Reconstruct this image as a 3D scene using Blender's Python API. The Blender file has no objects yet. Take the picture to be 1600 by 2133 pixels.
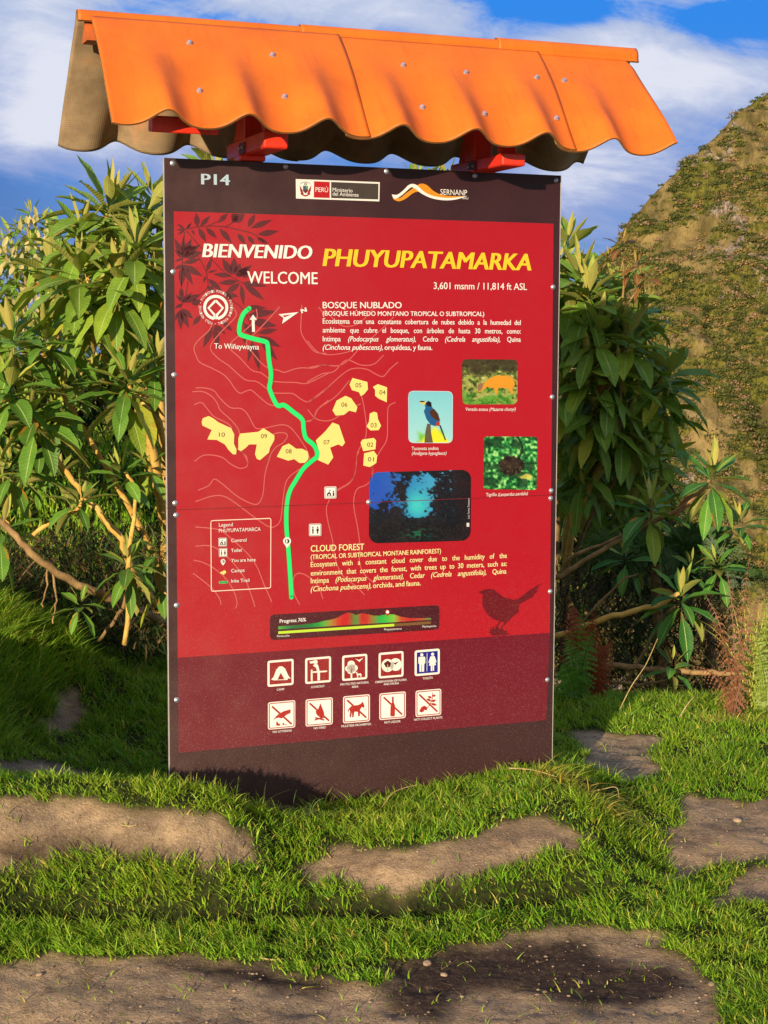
import bpy, math, random
import numpy as np
from mathutils import Vector, Matrix
from mathutils.geometry import tessellate_polygon

SC = bpy.context.scene
COL = SC.collection
rng = np.random.default_rng(7)
random.seed(7)

# ------------------------------------------------------------------ camera
FPX, CX, CY = 3450.0, 800.0, 1066.5          # focal length and centre in pixels of a 1600x2133 frame
S = 1.1708                                    # metres per board unit
EYE = 1.39
r1 = np.array([0.93106799, -0.03384817, 0.3632722])
r2 = np.array([-0.00412692, 0.99464643, 0.10325427])
r1 /= np.linalg.norm(r1); r2 = r2 - r1*(r1@r2); r2 /= np.linalg.norm(r2)
r3 = np.cross(r1, r2)
T0 = np.array([-0.49499031, -0.70801696, 3.89889626])
Zw = -r2
Yw = np.array([0, 0, 1.0]); Yw = Yw - Zw*(Yw@Zw); Yw /= np.linalg.norm(Yw)
Xw = np.cross(Yw, Zw)
RW = np.array([Xw, Yw, Zw])                   # camera axes -> world axes
EYEP = np.array([0, 0, EYE])
cam_d = bpy.data.cameras.new('camera'); cam = bpy.data.objects.new('camera', cam_d); COL.objects.link(cam)
cr, cu, cb = RW@np.array([1., 0, 0]), RW@np.array([0, -1., 0]), RW@np.array([0, 0, -1.])
M = Matrix(((cr[0], cu[0], cb[0], 0), (cr[1], cu[1], cb[1], 0), (cr[2], cu[2], cb[2], EYE), (0, 0, 0, 1)))
cam.matrix_world = M
cam_d.sensor_fit = 'VERTICAL'; cam_d.sensor_height = 36; cam_d.sensor_width = 27
cam_d.lens = 36*FPX/2133.0
cam_d.clip_start = 0.05; cam_d.clip_end = 20000
SC.camera = cam

# ------------------------------------------------------------------ sun, sky, exposure
SUN_AZ, SUN_EL = math.radians(20), math.radians(11)     # az: to the left of straight behind the camera
sdir = Vector((-math.sin(SUN_AZ)*math.cos(SUN_EL), -math.cos(SUN_AZ)*math.cos(SUN_EL), math.sin(SUN_EL)))
sl = bpy.data.lights.new('sun', 'SUN'); so = bpy.data.objects.new('sun', sl); COL.objects.link(so)
sl.energy = 5.0; sl.angle = math.radians(0.5); sl.color = (1.0, 0.85, 0.63)
so.rotation_euler = sdir.to_track_quat('Z', 'Y').to_euler(); so.location = (0, -5, 12)
SC.view_settings.view_transform = 'Standard'; SC.view_settings.look = 'None'
SC.view_settings.exposure = 0.32; SC.view_settings.gamma = 1

W = bpy.data.worlds.new('World'); SC.world = W; W.use_nodes = True
def lin(c):
    c = np.array(c, float)/255.0
    return np.where(c <= 0.04045, c/12.92, ((c+0.055)/1.055)**2.4)
class NT:
    """small node-tree writer"""
    def __init__(s, nt): s.t = nt; s.t.nodes.clear()
    def n(s, typ, **kw):
        nd = s.t.nodes.new(typ)
        ins = kw.pop('i', {})
        for k, v in kw.items(): setattr(nd, k, v)
        for k, v in ins.items():
            if isinstance(v, bpy.types.NodeSocket): s.t.links.new(v, nd.inputs[k])
            else:
                if isinstance(v, (tuple, list, np.ndarray)) and len(v) == 3 and len(getattr(nd.inputs[k], 'default_value', (0,)*3)) == 4: v = (*v, 1)
                nd.inputs[k].default_value = v
        return nd
    def m(s, op, a, b=0.0, c=None, clamp=False):
        i = {0: a, 1: b}
        if c is not None: i[2] = c
        return s.n('ShaderNodeMath', operation=op, use_clamp=clamp, i=i).outputs[0]
    def ss(s, x, a, b, lo=0.0, hi=1.0):
        return s.n('ShaderNodeMapRange', interpolation_type='SMOOTHSTEP', i={0: x, 1: a, 2: b, 3: lo, 4: hi}).outputs[0]
    def mix(s, f, a, b, blend='MIX'):
        nd = s.n('ShaderNodeMix', data_type='RGBA', blend_type=blend)
        for k, v in ((0, f), (6, a), (7, b)):
            if isinstance(v, bpy.types.NodeSocket): s.t.links.new(v, nd.inputs[k])
            elif k: nd.inputs[k].default_value = (*[float(q) for q in v][:3], 1)
            else: nd.inputs[k].default_value = v
        return nd.outputs[2]
    def noise(s, vec, scale, detail=4, rough=0.55, dist=0.0, out=0):
        return s.n('ShaderNodeTexNoise', i={'Vector': vec, 'Scale': scale, 'Detail': detail, 'Roughness': rough, 'Distortion': dist}).outputs[out]
    def comb(s, x, y, z):
        return s.n('ShaderNodeCombineXYZ', i={0: x, 1: y, 2: z}).outputs[0]

def build_world():
    g = NT(W.node_tree)
    sky = g.n('ShaderNodeTexSky', sky_type='NISHITA')
    sky.sun_disc = False; sky.sun_elevation = SUN_EL; sky.sun_rotation = math.pi + SUN_AZ
    sky.altitude = 3600; sky.air_density = 1.0; sky.dust_density = 0.3; sky.ozone_density = 2.0
    tc = g.n('ShaderNodeTexCoord').outputs['Generated']
    sp = g.n('ShaderNodeSeparateXYZ', i={0: tc}); x, y, z = sp.outputs
    r = g.m('MAXIMUM', g.m('ABSOLUTE', y), 0.25)
    a = g.m('DIVIDE', x, r); e = g.m('DIVIDE', z, r)        # azimuth / elevation tangents of the sky direction
    def A(px): return (px-800)/3450.0
    def Ev(py): return (745-py)/3450.0
    def blob(px, py, sx, sy, rot=0.0):
        dx = g.m('SUBTRACT', a, A(px)); dy = g.m('SUBTRACT', e, Ev(py))
        if rot:
            c_, s_ = math.cos(rot), math.sin(rot)
            dx, dy = (g.m('ADD', g.m('MULTIPLY', dx, c_), g.m('MULTIPLY', dy, s_)), g.m('SUBTRACT', g.m('MULTIPLY', dy, c_), g.m('MULTIPLY', dx, s_)))
        q = g.m('ADD', g.m('POWER', g.m('DIVIDE', dx, sx/3450.0), 2.0), g.m('POWER', g.m('DIVIDE', dy, sy/3450.0), 2.0))
        return g.m('POWER', 2.71828, g.m('MULTIPLY', q, -1.0))
    def total(bl):
        t = 0.0
        for b, w in bl: t = g.m('MULTIPLY_ADD', b, w, t)
        return t
    # clear blue: Nishita tinted towards the deep mountain blue
    clear = g.mix(1.0, sky.outputs[0], (0.1, 0.1, 0.1), 'MULTIPLY')
    el = g.ss(e, 0.05, 0.20)
    blue = g.mix(el, lin((92, 136, 208)), lin((30, 134, 238)))
    deep = g.ss(g.m('ADD', a, g.m('MULTIPLY', e, 0.55)), -0.235, -0.11)
    blue = g.mix(deep, lin((58, 104, 178)), blue)
    clear = g.mix(0.88, clear, blue)
    n1 = g.noise(g.comb(g.m('MULTIPLY', a, 1.0), g.m('MULTIPLY', e, 1.7), 0.31), 15.0, 9, 0.63, 0.6)
    n2 = g.noise(g.comb(g.m('MULTIPLY', a, 0.55), g.m('ADD', g.m('MULTIPLY', e, 2.6), g.m('MULTIPLY', a, 0.5)), 2.7), 22.0, 8, 0.66, 0.7)
    big = g.noise(g.comb(a, e, 5.1), 5.0, 3, 0.5)
    cover = total([(blob(640, 20, 420, 70, -0.12), 0.34), (blob(1330, 40, 240, 90, 0.5), 0.20), (blob(1420, 215, 320, 60), 0.30),
                   (blob(1290, 330, 150, 170), 0.26), (blob(95, 140, 110, 110), 0.30), (blob(230, 0, 260, 55), 0.20), (blob(60, 40, 120, 60), 0.16), (blob(100, 270, 200, 110), 0.24),
                   (blob(1180, 400, 80, 160), 0.18), (blob(1500, 10, 200, 40), 0.14), (blob(480, 330, 420, 120), 0.20), (blob(1250, 150, 250, 60), 0.2),
                   (blob(1140, 62, 190, 48, -0.15), -0.60), (blob(1560, 95, 150, 34), -0.55), (blob(40, 440, 160, 90), -0.16), (blob(300, 210, 260, 60), 0.10), (blob(190, 330, 260, 60), 0.16), (blob(60, 330, 120, 70), 0.12), (blob(1340, 470, 130, 60), -0.05)])
    d = g.m('ADD', g.m('ADD', g.m('MULTIPLY', n1, 0.75), g.m('MULTIPLY', n2, 0.45)), g.m('ADD', g.m('MULTIPLY', big, 0.2), cover))
    mask = g.ss(d, 0.61, 0.90)
    thick = g.ss(d, 0.84, 1.20)
    warm = g.ss(e, 0.10, 0.19)
    ccol = g.mix(warm, lin((152, 170, 218)), lin((186, 198, 226)))
    ccol = g.mix(thick, ccol, lin((232, 234, 244)))
    col = g.mix(g.m('MULTIPLY', mask, 0.92), clear, ccol)
    # behind the photographer: Nishita sky, brightened with added unseen cloud to lift the shadows
    nb = g.noise(tc, 2.2, 6, 0.6, 0.4)
    back = g.mix(g.ss(nb, 0.35, 0.65, 0.35, 0.85), g.mix(1.0, sky.outputs[0], (0.1, 0.1, 0.1), 'MULTIPLY'), (0.72, 0.70, 0.72))
    col = g.mix(g.ss(y, -0.2, 0.1), back, col)
    # below the horizon: dull ground glow
    col = g.mix(g.ss(z, -0.12, 0.0), lin((70, 80, 70)), col)
    bg = g.n('ShaderNodeBackground', i={0: g.mix(1.0, col, (8.0, 8.0, 8.0), 'MULTIPLY'), 1: 0.1})
    o = g.n('ShaderNodeOutputWorld'); g.t.links.new(bg.outputs[0], o.inputs[0])
build_world()

# ------------------------------------------------------------------ helpers
def ray(px, py):
    return RW@np.array([(px-CX)/FPX, (py-CY)/FPX, 1.0])
def wp(px, py, d):
    """world point seen in direction (px,py) at depth d metres along +Y"""
    v = ray(px, py); return EYEP + v*(d/v[1])
UC, VB = 0.4985, 1.488                        # sign base: middle of the board, ground line
SIGN_LOC = EYEP + RW@(T0 + UC*r1 + VB*r2)*S
SIGN_ROT = math.atan2((RW@r1)[1], (RW@r1)[0])
def L(px, py, n=0.0):
    """sign-local (x,z) metres of the point of the plane n metres in front of the board"""
    n = n/S
    d = np.array([(px-CX)/FPX, (py-CY)/FPX, 1.0]); p0 = T0 - n*r3
    k = (p0@r3)/(d@r3); P = k*d - p0
    return np.array([(P@r1-UC)*S, (VB-P@r2)*S])

def tag(o, label=None, cat=None, group=None, kind=None):
    if label: o['label'] = label
    if cat: o['category'] = cat
    if group: o['group'] = group
    if kind: o['kind'] = kind
    return o
def empty(name, loc=(0, 0, 0), rz=0.0):
    o = bpy.data.objects.new(name, None); o.empty_display_size = 0.1; COL.objects.link(o)
    o.location = loc; o.rotation_euler = (0, 0, rz); return o
def mk(name, verts, faces, mat=None, parent=None, cols=None, uvs=None, smooth=False, loc=None, mats=None, midx=None):
    """faces: list of index tuples, or an int array (n,k)"""
    me = bpy.data.meshes.new(name)
    verts = np.asarray(verts, np.float32).reshape(-1, 3)
    if loc is not None: verts = verts - np.asarray(loc, np.float32)
    if isinstance(faces, np.ndarray):
        nf, k = faces.shape
        me.vertices.add(len(verts)); me.vertices.foreach_set('co', verts.ravel())
        me.loops.add(nf*k); me.loops.foreach_set('vertex_index', faces.astype(np.int32).ravel())
        me.polygons.add(nf); me.polygons.foreach_set('loop_start', np.arange(0, nf*k, k, dtype=np.int32))
        try: me.polygons.foreach_set('loop_total', np.full(nf, k, np.int32))
        except Exception: pass
        me.update(calc_edges=True)
    else:
        me.from_pydata([tuple(v) for v in verts.tolist()], [], [tuple(int(i) for i in f) for f in faces])
    if cols is not None:
        c = np.asarray(cols, np.float32)
        if c.shape[1] == 3: c = np.hstack([c, np.ones((len(c), 1), np.float32)])
        at = me.color_attributes.new('Col', 'FLOAT_COLOR', 'POINT'); at.data.foreach_set('color', c.ravel())
    if uvs is not None:
        ul = me.uv_layers.new(name='UVMap'); vi = np.empty(len(me.loops), np.int32); me.loops.foreach_get('vertex_index', vi)
        ul.data.foreach_set('uv', np.asarray(uvs, np.float32)[vi].ravel())
    me.validate()
    for m_ in (mats or ([mat] if mat else [])): me.materials.append(m_)
    if midx is not None: me.polygons.foreach_set('material_index', np.asarray(midx, np.int32))
    if smooth: me.polygons.foreach_set('use_smooth', np.ones(len(me.polygons), bool))
    o = bpy.data.objects.new(name, me); COL.objects.link(o)
    if loc is not None: o.location = [float(v) for v in loc]
    if parent: o.parent = parent
    return o
class MB:
    """collects solids and builds ONE mesh object"""
    def __init__(s): s.v = []; s.f = []; s.c = []; s.col = (1, 1, 1)
    def add(s, vs, fs):
        b = len(s.v); s.v += [tuple(map(float, q)) for q in vs]; s.f += [tuple(i+b for i in f) for f in fs]; s.c += [tuple(s.col)]*len(vs)
    def box(s, c, d, mat=None, bev=0.0):
        hx, hy, hz = d[0]/2, d[1]/2, d[2]/2
        if bev <= 0:
            vs = [(x, y, z) for x in (-hx, hx) for y in (-hy, hy) for z in (-hz, hz)]
            fs = [(0, 1, 3, 2), (4, 6, 7, 5), (0, 4, 5, 1), (2, 3, 7, 6), (0, 2, 6, 4), (1, 5, 7, 3)]
        else:
            b = bev; vs = []; idx = {}
            for ix, sx in enumerate((-1, 1)):
                for iy, sy in enumerate((-1, 1)):
                    for iz, sz in enumerate((-1, 1)):
                        for k in range(3):
                            q = [sx*(hx-b), sy*(hy-b), sz*(hz-b)]; q[k] = (sx*hx, sy*hy, sz*hz)[k]
                            idx[(ix, iy, iz, k)] = len(vs); vs.append(tuple(q))
            fs = []
            for k in range(3):
                o_ = [q for q in range(3) if q != k]
                for sd in (0, 1):
                    loop = []
                    for aa, bb in ((0, 0), (1, 0), (1, 1), (0, 1)):
                        t = [0, 0, 0]; t[k] = sd; t[o_[0]] = aa; t[o_[1]] = bb; loop.append(idx[(*t, k)])
                    fs.append(tuple(loop))
                for aa in (0, 1):
                    for bb in (0, 1):
                        t0 = [0, 0, 0]; t0[k] = 0; t0[o_[0]] = aa; t0[o_[1]] = bb
                        t1 = list(t0); t1[k] = 1
                        fs.append((idx[(*t0, o_[0])], idx[(*t1, o_[0])], idx[(*t1, o_[1])], idx[(*t0, o_[1])]))
            for ix in (0, 1):
                for iy in (0, 1):
                    for iz in (0, 1): fs.append(tuple(idx[(ix, iy, iz, k)] for k in range(3)))
        R = mat or Matrix.Identity(3)
        s.add([Vector(c) + R@Vector(q) for q in vs], fs)
    def tube(s, pts, rad, n=7, cap=True):
        pts = [Vector(p) for p in pts]; k = len(pts)
        if not hasattr(rad, '__len__'): rad = [rad]*k
        vs = []; up = Vector((0.3, 0.2, 1))
        for i, p in enumerate(pts):
            t = (pts[min(i+1, k-1)] - pts[max(i-1, 0)]).normalized()
            a = t.cross(up)
            if a.length < 1e-3: a = t.cross(Vector((1, 0, 0)))
            a.normalize(); b = t.cross(a)
            for j in range(n):
                th = 2*math.pi*j/n; vs.append(p + (a*math.cos(th) + b*math.sin(th))*rad[i])
        fs = [(i*n+j, i*n+(j+1) % n, (i+1)*n+(j+1) % n, (i+1)*n+j) for i in range(k-1) for j in range(n)]
        if cap: fs += [tuple(range(n-1, -1, -1)), tuple((k-1)*n+j for j in range(n))]
        s.add(vs, fs)
    def lathe(s, prof, n=12, M_=None):
        vs = []; fs = []
        for r_, z_ in prof:
            for j in range(n): vs.append((r_*math.cos(2*math.pi*j/n), r_*math.sin(2*math.pi*j/n), z_))
        for i in range(len(prof)-1):
            for j in range(n): fs.append((i*n+j, i*n+(j+1) % n, (i+1)*n+(j+1) % n, (i+1)*n+j))
        fs.append(tuple(range((len(prof)-1)*n, len(prof)*n))); fs.append(tuple(range(n-1, -1, -1)))
        if M_ is not None: vs = [M_@Vector(v) for v in vs]
        s.add(vs, fs)
    def build(s, name, mat, parent=None, smooth=False, loc=None):
        return mk(name, s.v, s.f, mat, parent, cols=s.c, smooth=smooth, loc=loc)

def vnoise(x, y, seed=0):
    x = np.asarray(x, float); y = np.asarray(y, float)
    xi = np.floor(x).astype(np.int64); yi = np.floor(y).astype(np.int64); fx = x-xi; fy = y-yi
    fx = fx*fx*(3-2*fx); fy = fy*fy*(3-2*fy)
    def h(a, b):
        n = (a*374761393 + b*668265263 + seed*974711) & 0x7fffffff
        n = ((n ^ (n >> 13))*1274126177) & 0x7fffffff
        return ((n ^ (n >> 16)) & 0xffff)/65535.0
    return (h(xi, yi)*(1-fx)+h(xi+1, yi)*fx)*(1-fy) + (h(xi, yi+1)*(1-fx)+h(xi+1, yi+1)*fx)*fy
def fbm(x, y, seed=0, octv=4, gain=0.5):
    t = 0; a = 1; s_ = 0
    for k in range(octv): t = t + a*vnoise(x*2**k, y*2**k, seed+k*17); s_ += a; a *= gain
    return t/s_
def inpoly(px, py, poly):
    px = np.asarray(px); py = np.asarray(py); r_ = np.zeros(px.shape, bool); n = len(poly)
    for i in range(n):
        x1, y1 = poly[i]; x2, y2 = poly[(i+1) % n]
        if y1 == y2: continue
        c = ((y1 > py) != (y2 > py)) & (px < (x2-x1)*(py-y1)/(y2-y1)+x1); r_ ^= c
    return r_
def sstep(x, a, b):
    t = np.clip((np.asarray(x, float)-a)/(b-a), 0, 1); return t*t*(3-2*t)
def catmull(pts, k=6):
    P = [np.array(p, float) for p in pts]; P = [2*P[0]-P[1]] + P + [2*P[-1]-P[-2]]; out = []
    for i in range(1, len(P)-2):
        for j in range(k):
            t = j/k; out.append(0.5*((2*P[i]) + (P[i+1]-P[i-1])*t + (2*P[i-1]-5*P[i]+4*P[i+1]-P[i+2])*t*t + (-P[i-1]+3*P[i]-3*P[i+1]+P[i+2])*t**3))
    out.append(P[-2]); return out

def new_mat(name):
    m = bpy.data.materials.new(name); m.use_nodes = True; return m, NT(m.node_tree)
def finish(m, g, shader):
    o = g.n('ShaderNodeOutputMaterial'); g.t.links.new(shader, o.inputs[0]); return m
def attr(g, name='Col'): return g.n('ShaderNodeAttribute', attribute_name=name).outputs['Color']
# ------------------------------------------------------------------ materials of the sign
def mat_print():
    m, g = new_mat('weathered_print')
    oc = g.n('ShaderNodeTexCoord').outputs['Object']
    z = g.n('ShaderNodeSeparateXYZ', i={0: oc}).outputs[2]; x = g.n('ShaderNodeSeparateXYZ', i={0: oc}).outputs[0]
    ink = attr(g); lum = g.n('ShaderNodeRGBToBW', i={0: ink}).outputs[0]   # dark inks on the panel are denser than the pale ones
    base = g.mix(1.0, ink, g.mix(g.ss(lum, 0.16, 0.6), (0.47, 0.48, 0.52), (0.76, 0.76, 0.78)), 'MULTIPLY')
    blot = g.noise(oc, 9.0, 5, 0.65)
    base = g.mix(g.ss(blot, 0.35, 0.75, 0.0, 0.05), base, (0.20, 0.06, 0.06))
    fine = g.noise(oc, 160.0, 3, 0.6)
    spk = g.noise(oc, 430.0, 2, 0.5)
    low = g.ss(z, 1.05, 0.05)
    spots = g.m('MULTIPLY', g.ss(spk, 0.65, 0.70), g.m('MULTIPLY_ADD', low, 0.5, 0.08))
    film = g.m('MULTIPLY', g.m('MULTIPLY', low, low), g.ss(g.noise(oc, 300.0, 3, 0.7), 0.30, 0.80, 0.0, 0.07))
    left_sheen = g.m('MULTIPLY', g.ss(x, 0.25, -0.65), g.ss(blot, 0.2, 0.8, 0.02, 0.06))  # pale sheen towards the left, painted into the print colour
    dust_sheen = g.m('ADD', g.m('ADD', film, left_sheen), spots, clamp=True)
    base = g.mix(dust_sheen, base, lin((196, 170, 150)))
    # fine scratches
    w = g.n('ShaderNodeTexNoise', i={'Vector': g.n('ShaderNodeMapping', i={0: oc, 'Rotation': (0.0, 0.5, 0.0), 'Scale': (14, 14, 260)}).outputs[0], 'Scale': 3.0, 'Detail': 2}).outputs[0]
    base = g.mix(g.ss(w, 0.72, 0.78, 0.0, 0.10), base, lin((220, 190, 180)))
    rough = g.ss(fine, 0.2, 0.8, 0.34, 0.52)
    bump = g.n('ShaderNodeBump', i={'Strength': 0.02, 'Distance': 0.001, 'Height': fine})
    p = g.n('ShaderNodeBsdfPrincipled', i={'Base Color': base, 'Roughness': rough, 'Normal': bump.outputs[0], 'Specular IOR Level': 0.35})
    return finish(m, g, p.outputs[0])
def mat_paint(name, rgb, rough=0.5, var=0.25, wear=None, scale=14.0, bump=0.15, metal=0.0):
    m, g = new_mat(name)
    oc = g.n('ShaderNodeTexCoord').outputs['Object']
    n = g.noise(oc, scale, 5, 0.65); n2 = g.noise(oc, scale*9, 3, 0.6)
    c = lin(rgb)
    col = g.mix(g.ss(n, 0.25, 0.75), c*(1-var), np.minimum(c*(1+var), 0.98))
    if wear is not None:
        col = g.mix(g.ss(g.noise(oc, scale*2.1, 7, 0.72), 0.64, 0.70), col, lin(wear))
    b = g.n('ShaderNodeBump', i={'Strength': bump, 'Distance': 0.003, 'Height': n2})
    p = g.n('ShaderNodeBsdfPrincipled', i={'Base Color': col, 'Roughness': g.ss(n2, 0.2, 0.8, rough-0.08, rough+0.1), 'Normal': b.outputs[0], 'Metallic': metal})
    return finish(m, g, p.outputs[0])
def mat_roof():
    m, g = new_mat('orange_roof_paint')
    oc = g.n('ShaderNodeTexCoord').outputs['Object']
    n = g.noise(oc, 7.0, 6, 0.68); n2 = g.noise(oc, 220.0, 3, 0.6); streak = g.noise(g.n('ShaderNodeMapping', i={0: oc, 'Scale': (30, 3, 3)}).outputs[0], 2.0, 4, 0.6)
    c = lin((222, 108, 22))
    col = g.mix(g.ss(n, 0.3, 0.72), c*0.86, np.minimum(c*1.06, 1))
    col = g.mix(g.ss(streak, 0.5, 0.75, 0, 0.30), col, lin((176, 78, 26)))
    col = g.mix(g.ss(g.noise(oc, 40.0, 4, 0.7), 0.70, 0.76, 0, 0.5), col, lin((120, 66, 36)))
    col = g.mix(g.ss(g.noise(oc, 3.2, 6, 0.7), 0.45, 0.75, 0, 0.32), col, lin((160, 72, 24)))
    col = g.mix(g.ss(g.noise(oc, 95.0, 3, 0.6), 0.735, 0.76, 0, 0.55), col, lin((235, 190, 140)))
    b = g.n('ShaderNodeBump', i={'Strength': 0.10, 'Distance': 0.003, 'Height': g.m('ADD', n2, g.m('MULTIPLY', n, 2.0))})
    p = g.n('ShaderNodeBsdfPrincipled', i={'Base Color': col, 'Roughness': 0.55, 'Normal': b.outputs[0], 'Specular IOR Level': 0.3})
    return finish(m, g, p.outputs[0])
def mat_cement():
    m, g = new_mat('bare_fibre_cement')
    oc = g.n('ShaderNodeTexCoord').outputs['Object']
    n = g.noise(oc, 8.0, 5, 0.65)
    wv = g.n('ShaderNodeTexWave', bands_direction='X', i={'Vector': oc, 'Scale': 52.0, 'Distortion': 1.2, 'Detail': 2}).outputs['Fac']
    wv2 = g.n('ShaderNodeTexWave', bands_direction='Z', i={'Vector': oc, 'Scale': 60.0, 'Distortion': 1.2, 'Detail': 2}).outputs['Fac']
    col = g.mix(g.ss(n, 0.3, 0.7), lin((134, 110, 80)), lin((176, 148, 110)))
    col = g.mix(g.ss(g.noise(oc, 4.0, 3), 0.58, 0.72, 0, 0.55), col, lin((214, 120, 52)))
    b = g.n('ShaderNodeBump', i={'Strength': 0.22, 'Distance': 0.002, 'Height': g.m('MULTIPLY', wv, wv2)})
    p = g.n('ShaderNodeBsdfPrincipled', i={'Base Color': col, 'Roughness': 0.9, 'Normal': b.outputs[0]})
    return finish(m, g, p.outputs[0])
M_PRINT = mat_print()
M_ROOF = mat_roof(); M_CEM = mat_cement()
M_RED = mat_paint('red_gloss_paint', (226, 50, 24), 0.38, 0.18, wear=(110, 60, 34))
M_MAROON = mat_paint('maroon_paint', (96, 44, 52), 0.5, 0.15)
M_EDGE = mat_paint('pale_aluminium_edge', (196, 186, 178), 0.4, 0.15, wear=(120, 90, 84), scale=30, metal=0.3)
M_STEEL = mat_paint('zinc_screw', (190, 192, 200), 0.35, 0.2, metal=0.75, scale=120)
M_WOOD = mat_paint('orange_stained_wood', (188, 92, 34), 0.6, 0.3, wear=(90, 50, 26))
M_RIM = mat_paint('broken_sheet_edge', (128, 88, 46), 0.9, 0.3, scale=40)
M_POST = mat_paint('dark_steel_post', (60, 34, 38), 0.5, 0.2)

# ------------------------------------------------------------------ the sign
SIGN = tag(empty('information_sign', SIGN_LOC, SIGN_ROT), 'tall red and maroon trail information board under an orange wavy roof', 'information sign')
BT = 0.018                                    # board thickness
FRONT = BT                                    # front face plane is y = 0; body reaches back to +BT
tl, tr = L(342, 328), L(1168, 366); XL, XR, ZT = tl[0], tr[0], (tl[1]+tr[1])/2
ZB = -0.30
seamL, seamR = L(345, 1061), L(1150, 1030); ZS = (seamL[1]+seamR[1])/2
def board():
    for lo, hi in ((ZB, ZS-0.0006), (ZS+0.0006, ZT)):
        b = MB(); b.box(((XL+XR)/2, 0.002, (lo+hi)/2), (XR-XL, 0.004, hi-lo), bev=0.0008); b.col = tuple(lin((72, 36, 40)))
        b.c = [b.col]*len(b.v)
        p = b.build('front_panel', M_PRINT, SIGN)
        for xx in (XL-0.0012, XR+0.0012):
            e = MB(); e.box((xx, 0.0042, (lo+hi)/2), (0.0022, 0.0075, hi-lo)); e.build('panel_edge', M_EDGE, p)
    b = MB(); b.box(((XL+XR)/2, 0.0105, (ZB+ZT)/2-0.002), (XR-XL-0.006, 0.0125, ZT-ZB-0.006), bev=0.001); b.build('backing_board', M_MAROON, SIGN)
    for px in (532, 1015):
        x = L(px, 700)[0]
        b = MB(); b.box((x, 0.045, (ZB+ZT+0.02)/2), (0.05, 0.055, ZT-ZB+0.02), bev=0.003); b.build('post', M_POST, SIGN)
board()
def screw(px, py):
    x, z = L(px, py)
    b = MB(); Mx = Matrix.Translation((x, 0, z)) @ Matrix.Rotation(math.pi/2, 4, 'X')
    b.lathe([(0.0075, 0.0), (0.0075, 0.0014), (0.006, 0.002), (0.0048, 0.0038), (0.003, 0.0048), (0.0012, 0.005)], 12, Mx)
    b.box((x, -0.0052, z), (0.006, 0.0008, 0.0012), Matrix.Rotation(0.8, 3, 'Y'))
    b.build('screw', M_STEEL, SIGN, smooth=False)
for q in [(360, 340), (595, 347), (805, 357), (989, 366), (1158, 376), (361, 566), (363, 781), (365, 1048), (367, 1073), (368, 1261), (368, 1458),
          (1152, 598), (1150, 827), (1148, 1022), (1147, 1038), (1146, 1232), (1140, 1416), (768, 1046)]: screw(*q)

# --- roof -----------------------------------------------------------
U2X = lambda u: (u-UC)*S
V2Z = lambda v: (VB-v)*S
def thick(name, P, t, parent, mats, flip=False, rim_mat=2):
    """sheet with thickness t from a grid P (n,m,3); outer face mats[0], inner mats[1]"""
    n, m_ = P.shape[:2]
    du = np.gradient(P, axis=0); dv = np.gradient(P, axis=1)
    N = np.cross(du, dv); N /= np.linalg.norm(N, axis=2, keepdims=True)+1e-12
    if flip: N = -N
    Q = P - N*t
    V = np.concatenate([P.reshape(-1, 3), Q.reshape(-1, 3)]); o = n*m_
    I = np.arange(o).reshape(n, m_)
    top = np.stack([I[:-1, :-1], I[1:, :-1], I[1:, 1:], I[:-1, 1:]], -1).reshape(-1, 4)
    if flip: top = top[:, ::-1]
    bot = top[:, ::-1]+o
    ring = np.concatenate([I[:, 0], I[-1, 1:], I[:-1, -1][::-1], I[0, 1:-1][::-1]])
    nx = np.roll(ring, -1)
    rim = np.stack([ring, ring+o, nx+o, nx], -1)
    if flip: rim = rim[:, ::-1]
    F = np.concatenate([top, bot, rim]); mi = np.concatenate([np.zeros(len(top)), np.ones(len(bot)), np.full(len(rim), rim_mat)])
    ob = mk(name, V, F.astype(np.int32), parent=parent, mats=mats, midx=mi, smooth=True)
    e = ob.data.attributes.new('sharp_face', 'BOOLEAN', 'FACE') if 'sharp_face' not in ob.data.attributes else ob.data.attributes['sharp_face']
    e.data.foreach_set('value', (np.arange(len(F)) >= len(top)+len(bot)))
    return ob
PITCH, U0 = 0.184, -0.170
def wave(u, r):
    ph = 2*math.pi*(u-U0)/PITCH
    w = -np.cos(ph - 0.42*np.sin(ph))            # valleys at U0 + k*PITCH, steeper right flanks
    return 0.0285*w*sstep(r, 0.10, 1.02)**1.15
def slope(side, u0, u1, lift, nr=40, rtop=0.0):
    nu = int((u1-u0)/PITCH*22)
    u = np.linspace(u0, u1, nu); r = np.linspace(rtop, 1, nr); uu, rr = np.meshgrid(u, r, indexing='ij')
    off = (0.012 + 0.238*rr)*S; v = -0.428 + 0.256*rr
    off = off + 0.02*np.sin(rr*math.pi)*0.5                      # a slight belly
    dl = wave(uu, rr) + lift*1.0
    oy = off + dl*0.74; oz = V2Z(v) + dl*0.67
    return u, r, np.stack([U2X(uu), (-oy if side > 0 else oy), oz], -1)
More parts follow.
